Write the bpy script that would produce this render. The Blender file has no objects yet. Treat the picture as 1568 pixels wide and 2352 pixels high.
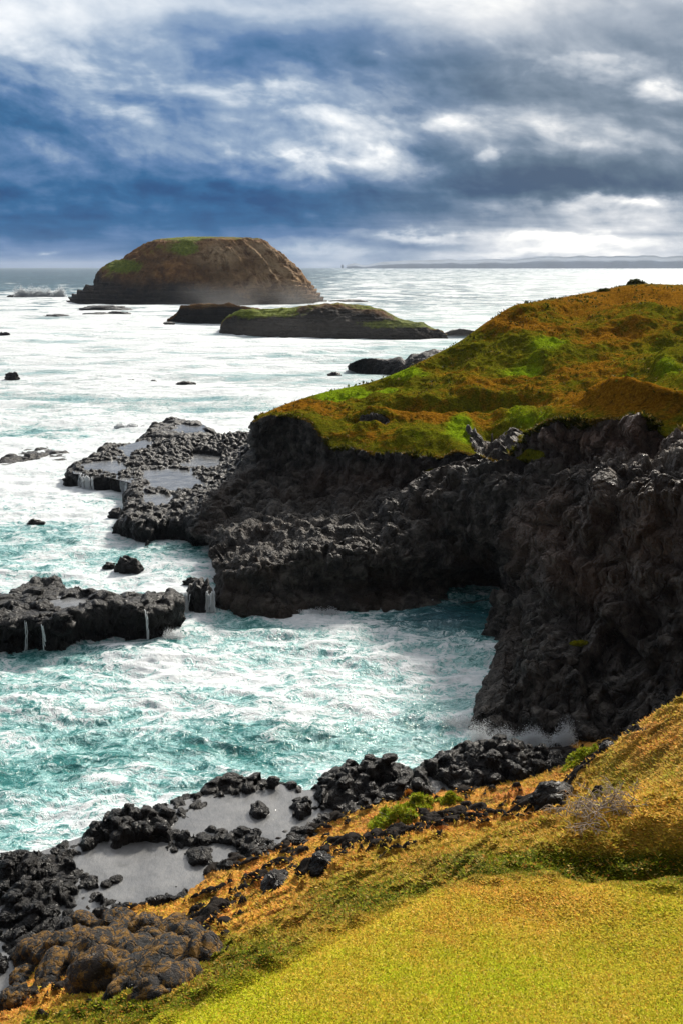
import bpy, bmesh, math, random
import numpy as np
from math import radians, sin, cos, tan, atan, pi

# ------------------------------------------------------------------ camera, world, sun, exposure
SC = bpy.context.scene
COL = SC.collection
HC = 22.0                      # eye height above the sea
PITCH = radians(13.84)
FV = 0.972 * 2352              # focal length in survey units (frame 1568 x 2352)

cam_d = bpy.data.cameras.new('camera')
cam_d.sensor_fit = 'VERTICAL'
cam_d.sensor_height = 36.0
cam_d.lens = 35.0
cam_d.clip_start = 0.1
cam_d.clip_end = 120000.0
cam = bpy.data.objects.new('camera', cam_d)
COL.objects.link(cam)
cam.location = (0, 0, HC)
cam.rotation_euler = (pi / 2 - PITCH, 0, 0)
SC.camera = cam

SUN_AZ, SUN_EL = radians(27), radians(33)      # to the right of straight ahead
SUN_DIR = (sin(SUN_AZ) * cos(SUN_EL), cos(SUN_AZ) * cos(SUN_EL), sin(SUN_EL))
sun_d = bpy.data.lights.new('sun', 'SUN')
sun_d.energy = 5.0
sun_d.angle = radians(8.0)
sun_d.color = (1.0, 0.93, 0.82)
sun = bpy.data.objects.new('sun', sun_d)
COL.objects.link(sun)
from mathutils import Vector, Matrix, Euler
sun.rotation_euler = Vector(SUN_DIR).to_track_quat('Z', 'Y').to_euler()
sun.location = (60, 60, 80)

SC.view_settings.view_transform = 'Standard'
SC.view_settings.look = 'None'
SC.view_settings.exposure = 0.54
SC.view_settings.gamma = 1.0
SC.cycles.max_bounces = 5
SC.cycles.diffuse_bounces = 2
SC.cycles.glossy_bounces = 2
SC.cycles.transmission_bounces = 2
SC.cycles.volume_bounces = 0
SC.cycles.transparent_max_bounces = 8
SC.cycles.caustics_reflective = False
SC.cycles.caustics_refractive = False
SC.cycles.use_denoising = True
SC.cycles.sample_clamp_indirect = 6.0


class NT:
    """small helper for writing node trees"""
    def __init__(s, tree):
        s.t = tree

    def n(s, typ, **kw):
        nd = s.t.nodes.new(typ)
        for k, v in kw.items():
            setattr(nd, k, v)
        return nd

    def put(s, sock, v):
        if v is None:
            return
        if isinstance(v, bpy.types.NodeSocket):
            s.t.links.new(v, sock)
        else:
            if isinstance(v, (int, float)):
                try:
                    sock.default_value = v
                except (TypeError, ValueError):
                    sock.default_value = (v, v, v, 1)[:len(sock.default_value)]
            else:
                v = tuple(v)
                if len(sock.default_value) == 4 and len(v) == 3:
                    v = v + (1,)
                sock.default_value = v

    def m(s, op, a, b=None, c=None, clamp=False):
        nd = s.n('ShaderNodeMath', operation=op, use_clamp=clamp)
        s.put(nd.inputs[0], a)
        s.put(nd.inputs[1], b)
        s.put(nd.inputs[2], c)
        return nd.outputs[0]

    def add(s, *a):
        r = a[0]
        for x in a[1:]:
            r = s.m('ADD', r, x)
        return r

    def mul(s, *a):
        r = a[0]
        for x in a[1:]:
            r = s.m('MULTIPLY', r, x)
        return r

    def vm(s, op, a, b=None):
        nd = s.n('ShaderNodeVectorMath', operation=op)
        s.put(nd.inputs[0], a)
        if op == 'SCALE':
            s.put(nd.inputs[3], b)
        else:
            s.put(nd.inputs[1], b)
        return nd.outputs[0]

    def noise(s, vec, scale, detail=4, rough=0.55, dist=0.0, lac=2.0, out=0):
        nd = s.n('ShaderNodeTexNoise')
        s.put(nd.inputs['Vector'], vec)
        s.put(nd.inputs['Scale'], scale)
        s.put(nd.inputs['Detail'], detail)
        s.put(nd.inputs['Roughness'], rough)
        s.put(nd.inputs['Lacunarity'], lac)
        s.put(nd.inputs['Distortion'], dist)
        return nd.outputs[out]

    def voro(s, vec, scale, feature='F1', rand=1.0):
        nd = s.n('ShaderNodeTexVoronoi', feature=feature)
        s.put(nd.inputs['Vector'], vec)
        s.put(nd.inputs['Scale'], scale)
        s.put(nd.inputs['Randomness'], rand)
        return nd.outputs[0]

    def mix(s, f, a, b, mode='MIX'):
        nd = s.n('ShaderNodeMix', data_type='RGBA', blend_type=mode)
        s.put(nd.inputs[0], f)
        s.put(nd.inputs[6], a)
        s.put(nd.inputs[7], b)
        return nd.outputs[2]

    def ramp(s, f, stops, interp='LINEAR'):
        nd = s.n('ShaderNodeValToRGB')
        cr = nd.color_ramp
        cr.interpolation = interp
        while len(cr.elements) < len(stops):
            cr.elements.new(0.5)
        for e, (p, c) in zip(cr.elements, stops):
            e.position = p
            e.color = (c, c, c, 1) if isinstance(c, (int, float)) else tuple(c) + (1,)
        s.put(nd.inputs[0], f)
        return nd.outputs[0]

    def step(s, x, lo, hi):
        nd = s.n('ShaderNodeMapRange', interpolation_type='SMOOTHSTEP')
        s.put(nd.inputs[0], x)
        s.put(nd.inputs[1], lo)
        s.put(nd.inputs[2], hi)
        nd.inputs[3].default_value = 0
        nd.inputs[4].default_value = 1
        return nd.outputs[0]

    def attr(s, name, out=2):
        nd = s.n('ShaderNodeAttribute', attribute_name=name)
        return nd.outputs[out]       # 2 = Fac, 0 = Color

    def pos(s):
        return s.n('ShaderNodeNewGeometry').outputs[0]

    def sep(s, v):
        nd = s.n('ShaderNodeSeparateXYZ')
        s.put(nd.inputs[0], v)
        return nd.outputs

    def comb(s, x, y, z):
        nd = s.n('ShaderNodeCombineXYZ')
        for i, v in enumerate((x, y, z)):
            s.put(nd.inputs[i], v)
        return nd.outputs[0]

    def bump(s, h, strength=0.5, dist=0.1, normal=None):
        nd = s.n('ShaderNodeBump')
        s.put(nd.inputs['Height'], h)
        s.put(nd.inputs['Strength'], strength)
        s.put(nd.inputs['Distance'], dist)
        if normal is not None:
            s.put(nd.inputs['Normal'], normal)
        return nd.outputs[0]


def dir_ts(x, y):
    """survey point -> (t, s) = tangent coordinates of its direction about north"""
    a = (x - 784) / FV
    b = (1176 - y) / FV
    dy = cos(PITCH) + b * sin(PITCH)
    dz = -sin(PITCH) + b * cos(PITCH)
    return a / dy, dz / dy


def build_world():
    w = bpy.data.worlds.new('World')
    SC.world = w
    w.use_nodes = True
    t = w.node_tree
    t.nodes.clear()
    N = NT(t)
    tc = N.n('ShaderNodeTexCoord').outputs['Generated']
    dx, dy, dz = N.sep(tc)
    ady = N.m('ADD', N.m('ABSOLUTE', dy), 0.02)
    T = N.m('DIVIDE', dx, ady)
    S = N.m('DIVIDE', dz, ady)
    q = N.comb(T, N.mul(S, 2.1), N.mul(S, 0.35))
    # warp
    wn = N.noise(q, 9.0, 6, 0.58, out=1)
    wx, wy, wz = N.sep(wn)
    Tw = N.add(T, N.mul(N.m('SUBTRACT', wx, 0.5), 0.11))
    Sw = N.add(S, N.mul(N.m('SUBTRACT', wy, 0.5), 0.048))
    # base brightness as a function of elevation
    ys = [(613, .40), (590, .37), (560, .33), (520, .22), (480, .13), (440, .20), (400, .32), (350, .46),
          (300, .50), (250, .48), (200, .46), (150, .48), (110, .56), (70, .66), (30, .72), (0, .74)]
    st = [(max(0.0, dir_ts(784, y)[1]) * 4.0, v) for y, v in ys]
    base = N.ramp(N.mul(Sw, 4.0), st)
    blobs = [(1060, 5, 220, 50, .10), (1520, 90, 170, 60, -.22), (1360, 150, 120, 28, .32), (1520, 225, 60, 22, .38),
             (60, 90, 300, 80, .24), (470, 85, 250, 30, -.10), (580, 125, 180, 35, -.24), (880, 150, 220, 50, -.22), (1180, 215, 170, 50, -.20),
             (1440, 285, 150, 30, -.14), (1400, 180, 120, 30, -.1),
             (60, 300, 200, 90, -.14), (120, 190, 220, 40, -.05), (300, 260, 150, 40, .08), (600, 205, 120, 22, .20),
             (740, 268, 160, 34, .22), (1000, 300, 210, 26, .24), (1260, 320, 140, 26, .20), (1010, 235, 90, 24, -.14),
             (700, 375, 160, 34, .26), (880, 392, 110, 34, .14), (480, 330, 160, 40, .10), (860, 345, 60, 14, .14),
             (1110, 372, 34, 22, .34), (990, 355, 70, 25, -.18), (1250, 395, 150, 26, -.20), (1500, 330, 150, 50, -.12),
             (1450, 420, 220, 40, -.16), (1080, 440, 200, 26, -.14), (560, 462, 120, 14, -.16), (150, 430, 260, 16, -.10),
             (100, 470, 220, 14, .08), (40, 545, 260, 14, .06), (250, 525, 200, 14, -.10), (660, 520, 120, 30, -.06),
             (1380, 474, 170, 12, .55), (1500, 500, 200, 30, .5), (1300, 575, 340, 34, .42), (1180, 505, 250, 22, .26), (950, 540, 90, 11, .42), (1260, 545, 260, 12, .34),
             (1100, 585, 330, 16, .26), (760, 575, 80, 40, .24), (155, 575, 14, 4, .2), (300, 568, 100, 12, -.10)]
    acc = base
    for (x, y, rx, ry, amp) in blobs:
        t0, s0 = dir_ts(x, y)
        kx, ky = FV / rx, FV / ry * 0.93
        gx = N.m('MULTIPLY', N.m('SUBTRACT', Tw, t0), kx)
        gy = N.m('MULTIPLY', N.m('SUBTRACT', Sw, s0), ky)
        r2 = N.m('MULTIPLY_ADD', gy, gy, N.m('MULTIPLY', gx, gx))
        g = N.m('POWER', 0.42, r2)
        acc = N.m('MULTIPLY_ADD', g, amp * .72 if 120 < y < 430 else amp, acc)
    # billowy detail; streaky near the horizon
    Sh = N.m('MULTIPLY_ADD', T, 0.12, S)
    d1 = N.noise(N.comb(T, N.mul(Sh, 2.5), 3.1), 6.5, 9, 0.54, 0.3)
    d2 = N.noise(N.comb(N.mul(T, 1.0), N.mul(S, 7.0), 7.7), 7.0, 6, 0.55, 0.3)
    d3 = N.noise(N.comb(N.mul(T, 1.0), N.mul(Sh, 1.6), 5.0), 20.0, 6, 0.55, 0.3)
    e1 = N.noise(N.comb(N.add(T, 0.010), N.mul(N.add(Sh, 0.010), 2.5), 3.1), 6.5, 9, 0.54, 0.3)
    e3 = N.noise(N.comb(N.add(T, 0.005), N.mul(N.add(Sh, 0.006), 1.6), 5.0), 20.0, 6, 0.55, 0.3)
    relief = N.add(N.mul(N.m('SUBTRACT', d1, e1), 0.85), N.mul(N.m('SUBTRACT', d3, e3), 0.30))
    low = N.step(S, 0.10, 0.03)
    det = N.mix(low, d1, d2)
    calm = N.m('SUBTRACT', 1.0, N.mul(N.step(S, 0.175, 0.215), 0.62))
    acc = N.m('MULTIPLY_ADD', N.mul(N.m('SUBTRACT', det, 0.5), calm), 0.86, acc)
    # separate cumulus heads with firm upper edges
    for (x, y, rx, ry, amp) in [(890, 378, 120, 40, .22), (690, 388, 100, 30, .20), (1110, 374, 40, 24, .26), (1345, 152, 100, 26, .20), (770, 272, 110, 26, .18),
                                (560, 372, 80, 22, .14), (1000, 300, 110, 24, .14), (1500, 225, 60, 24, .24), (610, 205, 60, 18, .14), (330, 290, 90, 24, .10), (1250, 330, 90, 20, .12)]:
        t0, s0 = dir_ts(x, y)
        gx = N.m('MULTIPLY', N.m('SUBTRACT', Tw, t0), FV / rx)
        gy = N.m('MULTIPLY', N.m('SUBTRACT', Sw, s0), FV / ry * 0.93)
        g = N.m('POWER', 0.42, N.m('MULTIPLY_ADD', gy, gy, N.m('MULTIPLY', gx, gx)))
        mk = N.step(N.m('MULTIPLY_ADD', N.m('SUBTRACT', d3, 0.5), 1.7, g), 0.34, 0.80)
        acc = N.m('MULTIPLY_ADD', N.mul(mk, N.m('MULTIPLY_ADD', gy, 0.45, 0.62, clamp=True)), amp * .62, acc)
    acc = N.m('MULTIPLY_ADD', N.mul(N.m('SUBTRACT', d3, 0.5), calm), 0.42, acc)
    acc = N.add(acc, N.mul(relief, calm, N.step(S, 0.01, 0.07)))
    acc = N.m('MAXIMUM', N.m('MINIMUM', acc, 1.0), 0.0)
    blue = N.ramp(acc, [(0.0, (.004, .060, .185)), (.2, (.014, .105, .26)), (.4, (.085, .18, .36)),
                        (.6, (.25, .345, .49)), (.8, (.60, .66, .735)), (1.0, (1.0, 1.0, 1.0))])
    grey = N.ramp(acc, [(0.0, (.04, .08, .15)), (.2, (.080, .132, .200)), (.4, (.155, .212, .288)),
                        (.6, (.34, .39, .46)), (.8, (.64, .66, .69)), (1.0, (1.15, 1.12, 1.05))])
    side = N.step(Tw, -0.12, 0.22)
    cloud = N.mix(side, blue, grey)
    # clear-sky component seen through the thinner deck
    sky = N.n('ShaderNodeTexSky', sky_type='NISHITA')
    sky.sun_disc = False
    sky.sun_elevation = SUN_EL
    sky.sun_rotation = SUN_AZ
    skyc = N.vm('SCALE', sky.outputs[0], 0.06)
    cl = N.mix(N.mul(N.step(S, 0.02, 0.2), 0.10), cloud, skyc)
    # the bright veil overhead that hides the sun, above the frame
    el = N.m('ARCSINE', dz)
    veil = N.step(el, radians(13), radians(34))
    dn = N.vm('DOT_PRODUCT', tc, SUN_DIR)
    dotp = dn.node.outputs['Value']
    glow = N.m('POWER', N.m('MAXIMUM', dotp, 0.0), 5.0)
    front = N.step(dy, -0.3, 0.5)
    vbr = N.add(0.20, N.mul(front, 0.42), N.mul(glow, 1.1), N.mul(N.m('SUBTRACT', d1, 0.5), 0.9))
    vcol = N.vm('SCALE', N.mix(glow, (.92, .96, 1.04), (1.05, 1.0, .93)), vbr)
    cl = N.vm('SCALE', cl, N.add(0.35, N.mul(N.step(dy, -0.2, 0.3), 0.46)))
    full = N.mix(veil, cl, vcol)
    bg = N.n('ShaderNodeBackground')
    N.put(bg.inputs[0], full)
    bg.inputs[1].default_value = 1.0
    out = N.n('ShaderNodeOutputWorld')
    t.links.new(bg.outputs[0], out.inputs[0])
    w.cycles.sampling_method = 'MANUAL'
    w.cycles.sample_map_resolution = 512


build_world()

# ------------------------------------------------------------------ numeric helpers
rng = np.random.default_rng(7)


def PY(x, y, Y):
    a = (np.asarray(x, float) - 784) / FV
    b = (1176 - np.asarray(y, float)) / FV
    dy = cos(PITCH) + b * sin(PITCH)
    dz = -sin(PITCH) + b * cos(PITCH)
    k = Y / dy
    return np.stack(np.broadcast_arrays(a * k, Y * np.ones_like(k), HC + dz * k), -1)


def PZ(x, y, z):
    a = (np.asarray(x, float) - 784) / FV
    b = (1176 - np.asarray(y, float)) / FV
    dy = cos(PITCH) + b * sin(PITCH)
    dz = -sin(PITCH) + b * cos(PITCH)
    k = (z - HC) / dz
    return np.stack(np.broadcast_arrays(a * k, dy * k, HC + dz * k), -1)


def survey(P):
    """world -> survey coordinates of the viewpoint"""
    x, y, z = P[..., 0], P[..., 1], P[..., 2] - HC
    f = y * cos(PITCH) - z * sin(PITCH)
    u = y * sin(PITCH) + z * cos(PITCH)
    f = np.maximum(f, 0.1)
    return 784 + FV * x / f, 1176 - FV * u / f


def _hash(ix, iy, iz, seed):
    h = (ix.astype(np.uint32) * np.uint32(374761393) + iy.astype(np.uint32) * np.uint32(668265263)
         + iz.astype(np.uint32) * np.uint32(2147483647) + np.uint32(seed * 1013904223 & 0xffffffff))
    h = (h ^ (h >> np.uint32(13))) * np.uint32(1274126177)
    h = (h ^ (h >> np.uint32(15))) * np.uint32(2246822519)
    return h ^ (h >> np.uint32(16))


_G = np.array([[1, 1, 0], [-1, 1, 0], [1, -1, 0], [-1, -1, 0], [1, 0, 1], [-1, 0, 1], [1, 0, -1], [-1, 0, -1],
               [0, 1, 1], [0, -1, 1], [0, 1, -1], [0, -1, -1], [1, 1, 0], [-1, 1, 0], [0, -1, 1], [0, -1, -1]], np.float32)


def perlin(P, seed=0):
    sh = P.shape[:-1]
    P = P.reshape(-1, 3).astype(np.float32)
    i0 = np.floor(P)
    f = P - i0
    i0 = i0.astype(np.int64)
    u = f * f * f * (f * (f * 6 - 15) + 10)
    res = 0
    for dx in (0, 1):
        wx = u[:, 0] if dx else 1 - u[:, 0]
        for dy in (0, 1):
            wy = u[:, 1] if dy else 1 - u[:, 1]
            for dz in (0, 1):
                wz = u[:, 2] if dz else 1 - u[:, 2]
                g = _G[_hash(i0[:, 0] + dx, i0[:, 1] + dy, i0[:, 2] + dz, seed) & np.uint32(15)]
                d = g[:, 0] * (f[:, 0] - dx) + g[:, 1] * (f[:, 1] - dy) + g[:, 2] * (f[:, 2] - dz)
                res = res + wx * wy * wz * d
    return res.reshape(sh)


def fbm(P, scale, octv=4, gain=0.5, seed=0, ridged=False):
    a, s, r, tot = 1.0, scale, 0, 0
    for o in range(octv):
        v = perlin(P * s + o * 17.3, seed + o)
        if ridged:
            v = 1 - np.abs(v) * 2.2
        r = r + a * v
        tot += a
        a *= gain
        s *= 2.03
    return r / tot


def worley(P, seed=0, flat=False):
    sh = P.shape[:-1]
    P = P.reshape(-1, 3).astype(np.float32)
    i0 = np.floor(P).astype(np.int64)
    F1 = np.full(len(P), 9.0, np.float32)
    F2 = F1.copy()
    ID = np.zeros(len(P), np.float32)
    for dx in (-1, 0, 1):
        for dy in (-1, 0, 1):
            for dz in ((0,) if flat else (-1, 0, 1)):
                cx, cy, cz = i0[:, 0] + dx, i0[:, 1] + dy, i0[:, 2] + dz
                h = _hash(cx, cy, cz, seed)
                px = cx + (h & np.uint32(1023)).astype(np.float32) / 1023
                py = cy + ((h >> np.uint32(10)) & np.uint32(1023)).astype(np.float32) / 1023
                d = (px - P[:, 0]) ** 2 + (py - P[:, 1]) ** 2
                if not flat:
                    pz = cz + ((h >> np.uint32(20)) & np.uint32(1023)).astype(np.float32) / 1023
                    d = d + (pz - P[:, 2]) ** 2
                near = d < F1
                F2 = np.where(near, F1, np.minimum(F2, d))
                ID = np.where(near, ((h >> np.uint32(5)) & np.uint32(255)).astype(np.float32) / 255, ID)
                F1 = np.where(near, d, F1)
    return np.sqrt(F1).reshape(sh), np.sqrt(F2).reshape(sh), ID.reshape(sh)


def facets(P, seed, tilt=1.0):
    """broken-rock relief: every cell is a tilted plane with its own step"""
    sh = P.shape[:-1]
    P = P.reshape(-1, 3).astype(np.float32)
    i0 = np.floor(P).astype(np.int64)
    F1 = np.full(len(P), 9.0, np.float32)
    F2 = F1.copy()
    V = np.zeros(len(P), np.float32)
    for dx in (-1, 0, 1):
        for dy in (-1, 0, 1):
            for dz in (-1, 0, 1):
                cx, cy, cz = i0[:, 0] + dx, i0[:, 1] + dy, i0[:, 2] + dz
                h = _hash(cx, cy, cz, seed)
                k = _hash(cz, cx, cy, seed + 77)
                rx = P[:, 0] - (cx + (h & np.uint32(1023)).astype(np.float32) / 1023)
                ry = P[:, 1] - (cy + ((h >> np.uint32(10)) & np.uint32(1023)).astype(np.float32) / 1023)
                rz = P[:, 2] - (cz + ((h >> np.uint32(20)) & np.uint32(1023)).astype(np.float32) / 1023)
                d = rx * rx + ry * ry + rz * rz
                a = (k & np.uint32(255)).astype(np.float32) / 127.5 - 1
                b = ((k >> np.uint32(8)) & np.uint32(255)).astype(np.float32) / 127.5 - 1
                c = ((k >> np.uint32(16)) & np.uint32(255)).astype(np.float32) / 127.5 - 1
                e = ((k >> np.uint32(24)) & np.uint32(255)).astype(np.float32) / 255 - .5
                val = e + tilt * (rx * a + ry * b + rz * c)
                near = d < F1
                F2 = np.where(near, F1, np.minimum(F2, d))
                V = np.where(near, val, V)
                F1 = np.where(near, d, F1)
    crack = np.exp(-(np.sqrt(F2) - np.sqrt(F1)) * 16)
    return V.reshape(sh), crack.reshape(sh)


def sstep(x, a, b):
    t = np.clip((x - a) / (b - a), 0, 1)
    return t * t * (3 - 2 * t)


def pchip(C, idx):
    """shape-preserving cubic through C[k] (axis 0), sampled at float indices idx"""
    n = len(C)
    d = np.diff(C, axis=0)
    m = np.zeros_like(C)
    a, b = d[:-1], d[1:]
    same = (a * b) > 0
    hm = 2 * a * b / np.where(np.abs(a + b) < 1e-9, 1e-9, a + b)
    m[1:-1] = np.where(same, hm, 0)
    m[0], m[-1] = d[0], d[-1]
    i = np.clip(np.floor(idx).astype(int), 0, n - 2)
    t = (idx - i).reshape((-1,) + (1,) * (C.ndim - 1))
    h00 = (1 + 2 * t) * (1 - t) ** 2
    h10 = t * (1 - t) ** 2
    h01 = t * t * (3 - 2 * t)
    h11 = t * t * (t - 1)
    return h00 * C[i] + h10 * m[i] + h01 * C[i + 1] + h11 * m[i + 1]


def alloc(counts):
    """float indices with counts[k] samples in segment k"""
    out = [k + np.arange(c) / c for k, c in enumerate(counts)]
    return np.concatenate(out + [np.array([float(len(counts))])])


def loft(C, vcounts, ucounts):
    """C[rows, cols, 3] -> dense grid and its row / column indices"""
    ui, vi = alloc(ucounts), alloc(vcounts)
    A = pchip(np.swapaxes(C, 0, 1), ui)          # cols dense
    B = pchip(np.swapaxes(A, 0, 1), vi)          # rows dense
    return B, vi, ui


def grid_normals(P):
    du = np.gradient(P, axis=1)
    dv = np.gradient(P, axis=0)
    n = np.cross(du, dv)
    return n / np.maximum(np.linalg.norm(n, axis=-1, keepdims=True), 1e-9)


def raw_mesh(name, V, F, mat=None, attrs=None, smooth=True):
    """V (n,3), F (m,k) with equal k"""
    me = bpy.data.meshes.new(name)
    V = np.ascontiguousarray(V, np.float32)
    F = np.ascontiguousarray(F, np.int32)
    k = F.shape[1]
    me.vertices.add(len(V))
    me.vertices.foreach_set('co', V.ravel())
    me.loops.add(F.size)
    me.loops.foreach_set('vertex_index', F.ravel())
    me.polygons.add(len(F))
    me.polygons.foreach_set('loop_start', np.arange(0, F.size, k, dtype=np.int32))
    me.polygons.foreach_set('loop_total', np.full(len(F), k, np.int32))
    if smooth:
        me.polygons.foreach_set('use_smooth', np.ones(len(F), bool))
    for an, av in (attrs or {}).items():
        av = np.asarray(av, np.float32)
        if av.ndim == 1:
            a = me.attributes.new(an, 'FLOAT', 'POINT')
            a.data.foreach_set('value', np.ascontiguousarray(av))
        else:
            a = me.attributes.new(an, 'FLOAT_COLOR', 'POINT')
            if av.shape[1] == 3:
                av = np.concatenate([av, np.ones((len(av), 1), np.float32)], 1)
            a.data.foreach_set('color', np.ascontiguousarray(av).ravel())
    me.update(calc_edges=True)
    if mat:
        me.materials.append(mat)
    return me


def grid_faces(nv, nu, mask=None, flip=False):
    r = np.arange(nv * nu).reshape(nv, nu)
    f = np.stack([r[:-1, :-1], r[:-1, 1:], r[1:, 1:], r[1:, :-1]], -1).reshape(-1, 4)
    if flip:
        f = f[:, ::-1]
    if mask is not None:
        f = f[mask.reshape(-1)[f].any(1)]
    return f


def link(name, me, parent=None, loc=(0, 0, 0)):
    o = bpy.data.objects.new(name, me)
    o.location = loc
    COL.objects.link(o)
    if parent:
        o.parent = parent
    return o


def compact(V, F, attrs):
    used = np.unique(F)
    mp = np.zeros(len(V), np.int64)
    mp[used] = np.arange(len(used))
    return V[used], mp[F], {k: v[used] for k, v in attrs.items()}


def grid_obj(name, P, mat, attrs=None, mask=None, flip=False):
    nv, nu = P.shape[:2]
    F = grid_faces(nv, nu, mask, flip)
    at = {k: (v.reshape(-1) if v.ndim == 2 else v.reshape(-1, v.shape[-1])) for k, v in (attrs or {}).items()}
    V, F, at = compact(P.reshape(-1, 3), F, at)
    return link(name, raw_mesh(name, V, F, mat, at))


def tag(o, label=None, cat=None, group=None, kind=None):
    if label:
        o['label'] = label
    if cat:
        o['category'] = cat
    if group:
        o['group'] = group
    if kind:
        o['kind'] = kind
    return o


def sd_poly(X, Y, poly):
    """signed distance, positive inside"""
    d = np.full(X.shape, 1e9)
    inside = np.zeros(X.shape, bool)
    n = len(poly)
    for i in range(n):
        ax, ay = poly[i][:2]
        bx, by = poly[(i + 1) % n][:2]
        ex, ey = bx - ax, by - ay
        t = np.clip(((X - ax) * ex + (Y - ay) * ey) / max(ex * ex + ey * ey, 1e-9), 0, 1)
        d = np.minimum(d, np.hypot(X - ax - t * ex, Y - ay - t * ey))
        cond = ((ay > Y) != (by > Y)) & (X < (bx - ax) * (Y - ay) / (by - ay + 1e-12) + ax)
        inside ^= cond
    return np.where(inside, d, -d)


def gauss(x, y, cx, cy, rx, ry):
    return np.exp(-((x - cx) / rx) ** 2 - ((y - cy) / ry) ** 2)


# ------------------------------------------------------------------ materials
def new_mat(name):
    m = bpy.data.materials.new(name)
    m.use_nodes = True
    t = m.node_tree
    b = t.nodes['Principled BSDF']
    return m, NT(t), b


def mat_rock(name='basalt', fine=1.0, lichen=0.0, tone=1.0, rough=0.5, brown=0.35):
    m, N, b = new_mat(name)
    p = N.pos()
    n1 = N.noise(p, 0.35 * fine, 5, 0.6)
    n2 = N.noise(p, 2.6 * fine, 6, 0.65)
    n3 = N.noise(p, 14.0 * fine, 5, 0.7)
    c = N.ramp(n2, [(0.35, (.004, .004, .0045)), (0.5, (.011, .0105, .0105)), (0.68, (.040, .037, .034))])
    c = N.mix(N.mul(N.step(n1, 0.48, 0.66), brown), c, (.060, .038, .024))
    c = N.vm('SCALE', c, tone)
    if lichen:
        l1 = N.noise(p, 2.6 * fine, 8, 0.75, 0.4)
        c = N.mix(N.mul(N.step(l1, 0.49, 0.545), lichen), c, N.ramp(n3, [(.3, (.075, .040, .006)), (.7, (.27, .135, .016))]))
        l2 = N.noise(p, 5.6 * fine, 5, 0.7, 0.2)
        c = N.mix(N.mul(N.step(l2, 0.62, 0.68), 0.6), c, (.20, .20, .17))
    N.put(b.inputs['Base Color'], c)
    N.put(b.inputs['Roughness'], N.ramp(n2, [(0.3, rough - .12), (0.7, rough + .2)]))
    b.inputs['Specular IOR Level'].default_value = 0.27
    n5 = N.noise(p, 40.0 * fine, 3, .7)
    pc = N.vm('ADD', p, N.vm('SCALE', N.noise(p, 1.3 * fine, 4, .6, out=1), .6 / fine))
    ck = N.step(N.voro(pc, 1.7 * fine, 'DISTANCE_TO_EDGE'), .0, .08)
    h = N.add(N.mul(n3, 0.45), n2, N.mul(N.voro(p, 3.2 * fine), -0.35), N.mul(n5, .12), N.mul(ck, .28))
    N.put(b.inputs['Normal'], N.bump(h, 1.0, 0.22 / fine))
    return m


def mat_headland():
    """rock below, cushion turf above; masks come from the mesh"""
    m, N, b = new_mat('headland_rock_and_turf')
    p = N.pos()
    gr = N.attr('turf')
    grn = N.attr('green')
    red = N.attr('red')
    tan_ = N.attr('pale')
    n1 = N.noise(p, 0.22, 5, 0.6)
    n2 = N.noise(p, 1.3, 6, 0.65)
    n3 = N.noise(p, 6.0, 5, 0.7)
    n4 = N.noise(p, 0.55, 7, 0.68, 0.6)
    rock = N.ramp(n2, [(0.32, (.010, .0095, .009)), (0.5, (.056, .049, .043)), (0.66, (.17, .152, .132))])
    rock = N.mix(N.mul(N.step(n1, 0.5, 0.62), 0.6), rock, (.050, .032, .021))
    rock = N.mix(N.mul(red, N.ramp(n4, [(.3, .5), (.7, 1.0)])), rock, N.ramp(n3, [(.3, (.13, .070, .047)), (.7, (.32, .20, .145))]))
    rock = N.mix(N.mul(tan_, N.step(n3, 0.35, 0.6)), rock, (.19, .155, .12))
    rusty = N.ramp(n3, [(0.25, (.09, .036, .004)), (0.5, (.20, .088, .007)), (0.75, (.38, .20, .018))])
    olive = N.ramp(n3, [(0.25, (.042, .042, .002)), (0.5, (.100, .100, .006)), (0.75, (.19, .18, .012))])
    lush = N.ramp(n3, [(0.25, (.075, .125, .004)), (0.55, (.17, .25, .008)), (0.8, (.28, .35, .014))])
    t = N.mix(N.step(N.add(N.attr('rust'), N.mul(N.m('SUBTRACT', n4, .5), 1.3), N.mul(N.m('SUBTRACT', n2, .5), 1.4), N.mul(N.m('SUBTRACT', n3, .5), .9)), 0.02, 0.60), olive, rusty)
    t = N.mix(N.step(N.add(grn, N.mul(N.m('SUBTRACT', n4, .5), 1.0), N.mul(N.m('SUBTRACT', n2, .5), .7)), 0.32, 0.82), t, lush)
    t = N.mix(N.mul(N.step(N.noise(p, 2.4, 7, .7), .50, .66), .62), t, (.026, .020, .005))
    pc = N.vm('ADD', N.vm('MULTIPLY', p, (1, 1, .6)), N.vm('SCALE', N.noise(p, .9, 4, .6, out=1), .9))
    ck = N.step(N.voro(pc, .75, 'DISTANCE_TO_EDGE'), .0, .07)
    ck2 = N.step(N.voro(pc, 2.1, 'DISTANCE_TO_EDGE'), .0, .09)
    edge = N.step(N.add(gr, N.mul(N.m('SUBTRACT', n2, 0.5), 0.7)), 0.42, 0.58)
    N.put(b.inputs['Base Color'], N.mix(edge, rock, t))
    N.put(b.inputs['Roughness'], N.mix(edge, N.ramp(n2, [(0.3, .5), (.7, .75)]), 0.95))
    N.put(b.inputs['Specular IOR Level'], N.mix(edge, .25, 0.0))
    h = N.add(N.mul(n3, 0.55), n2, N.mul(N.noise(p, 22.0, 3, .7), N.mix(edge, .2, .05)), N.mul(N.add(N.mul(ck, .9), N.mul(ck2, .4)), N.m('SUBTRACT', 1.0, edge)))
    N.put(b.inputs['Normal'], N.bump(h, 1.0, 0.5))
    return m


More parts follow.
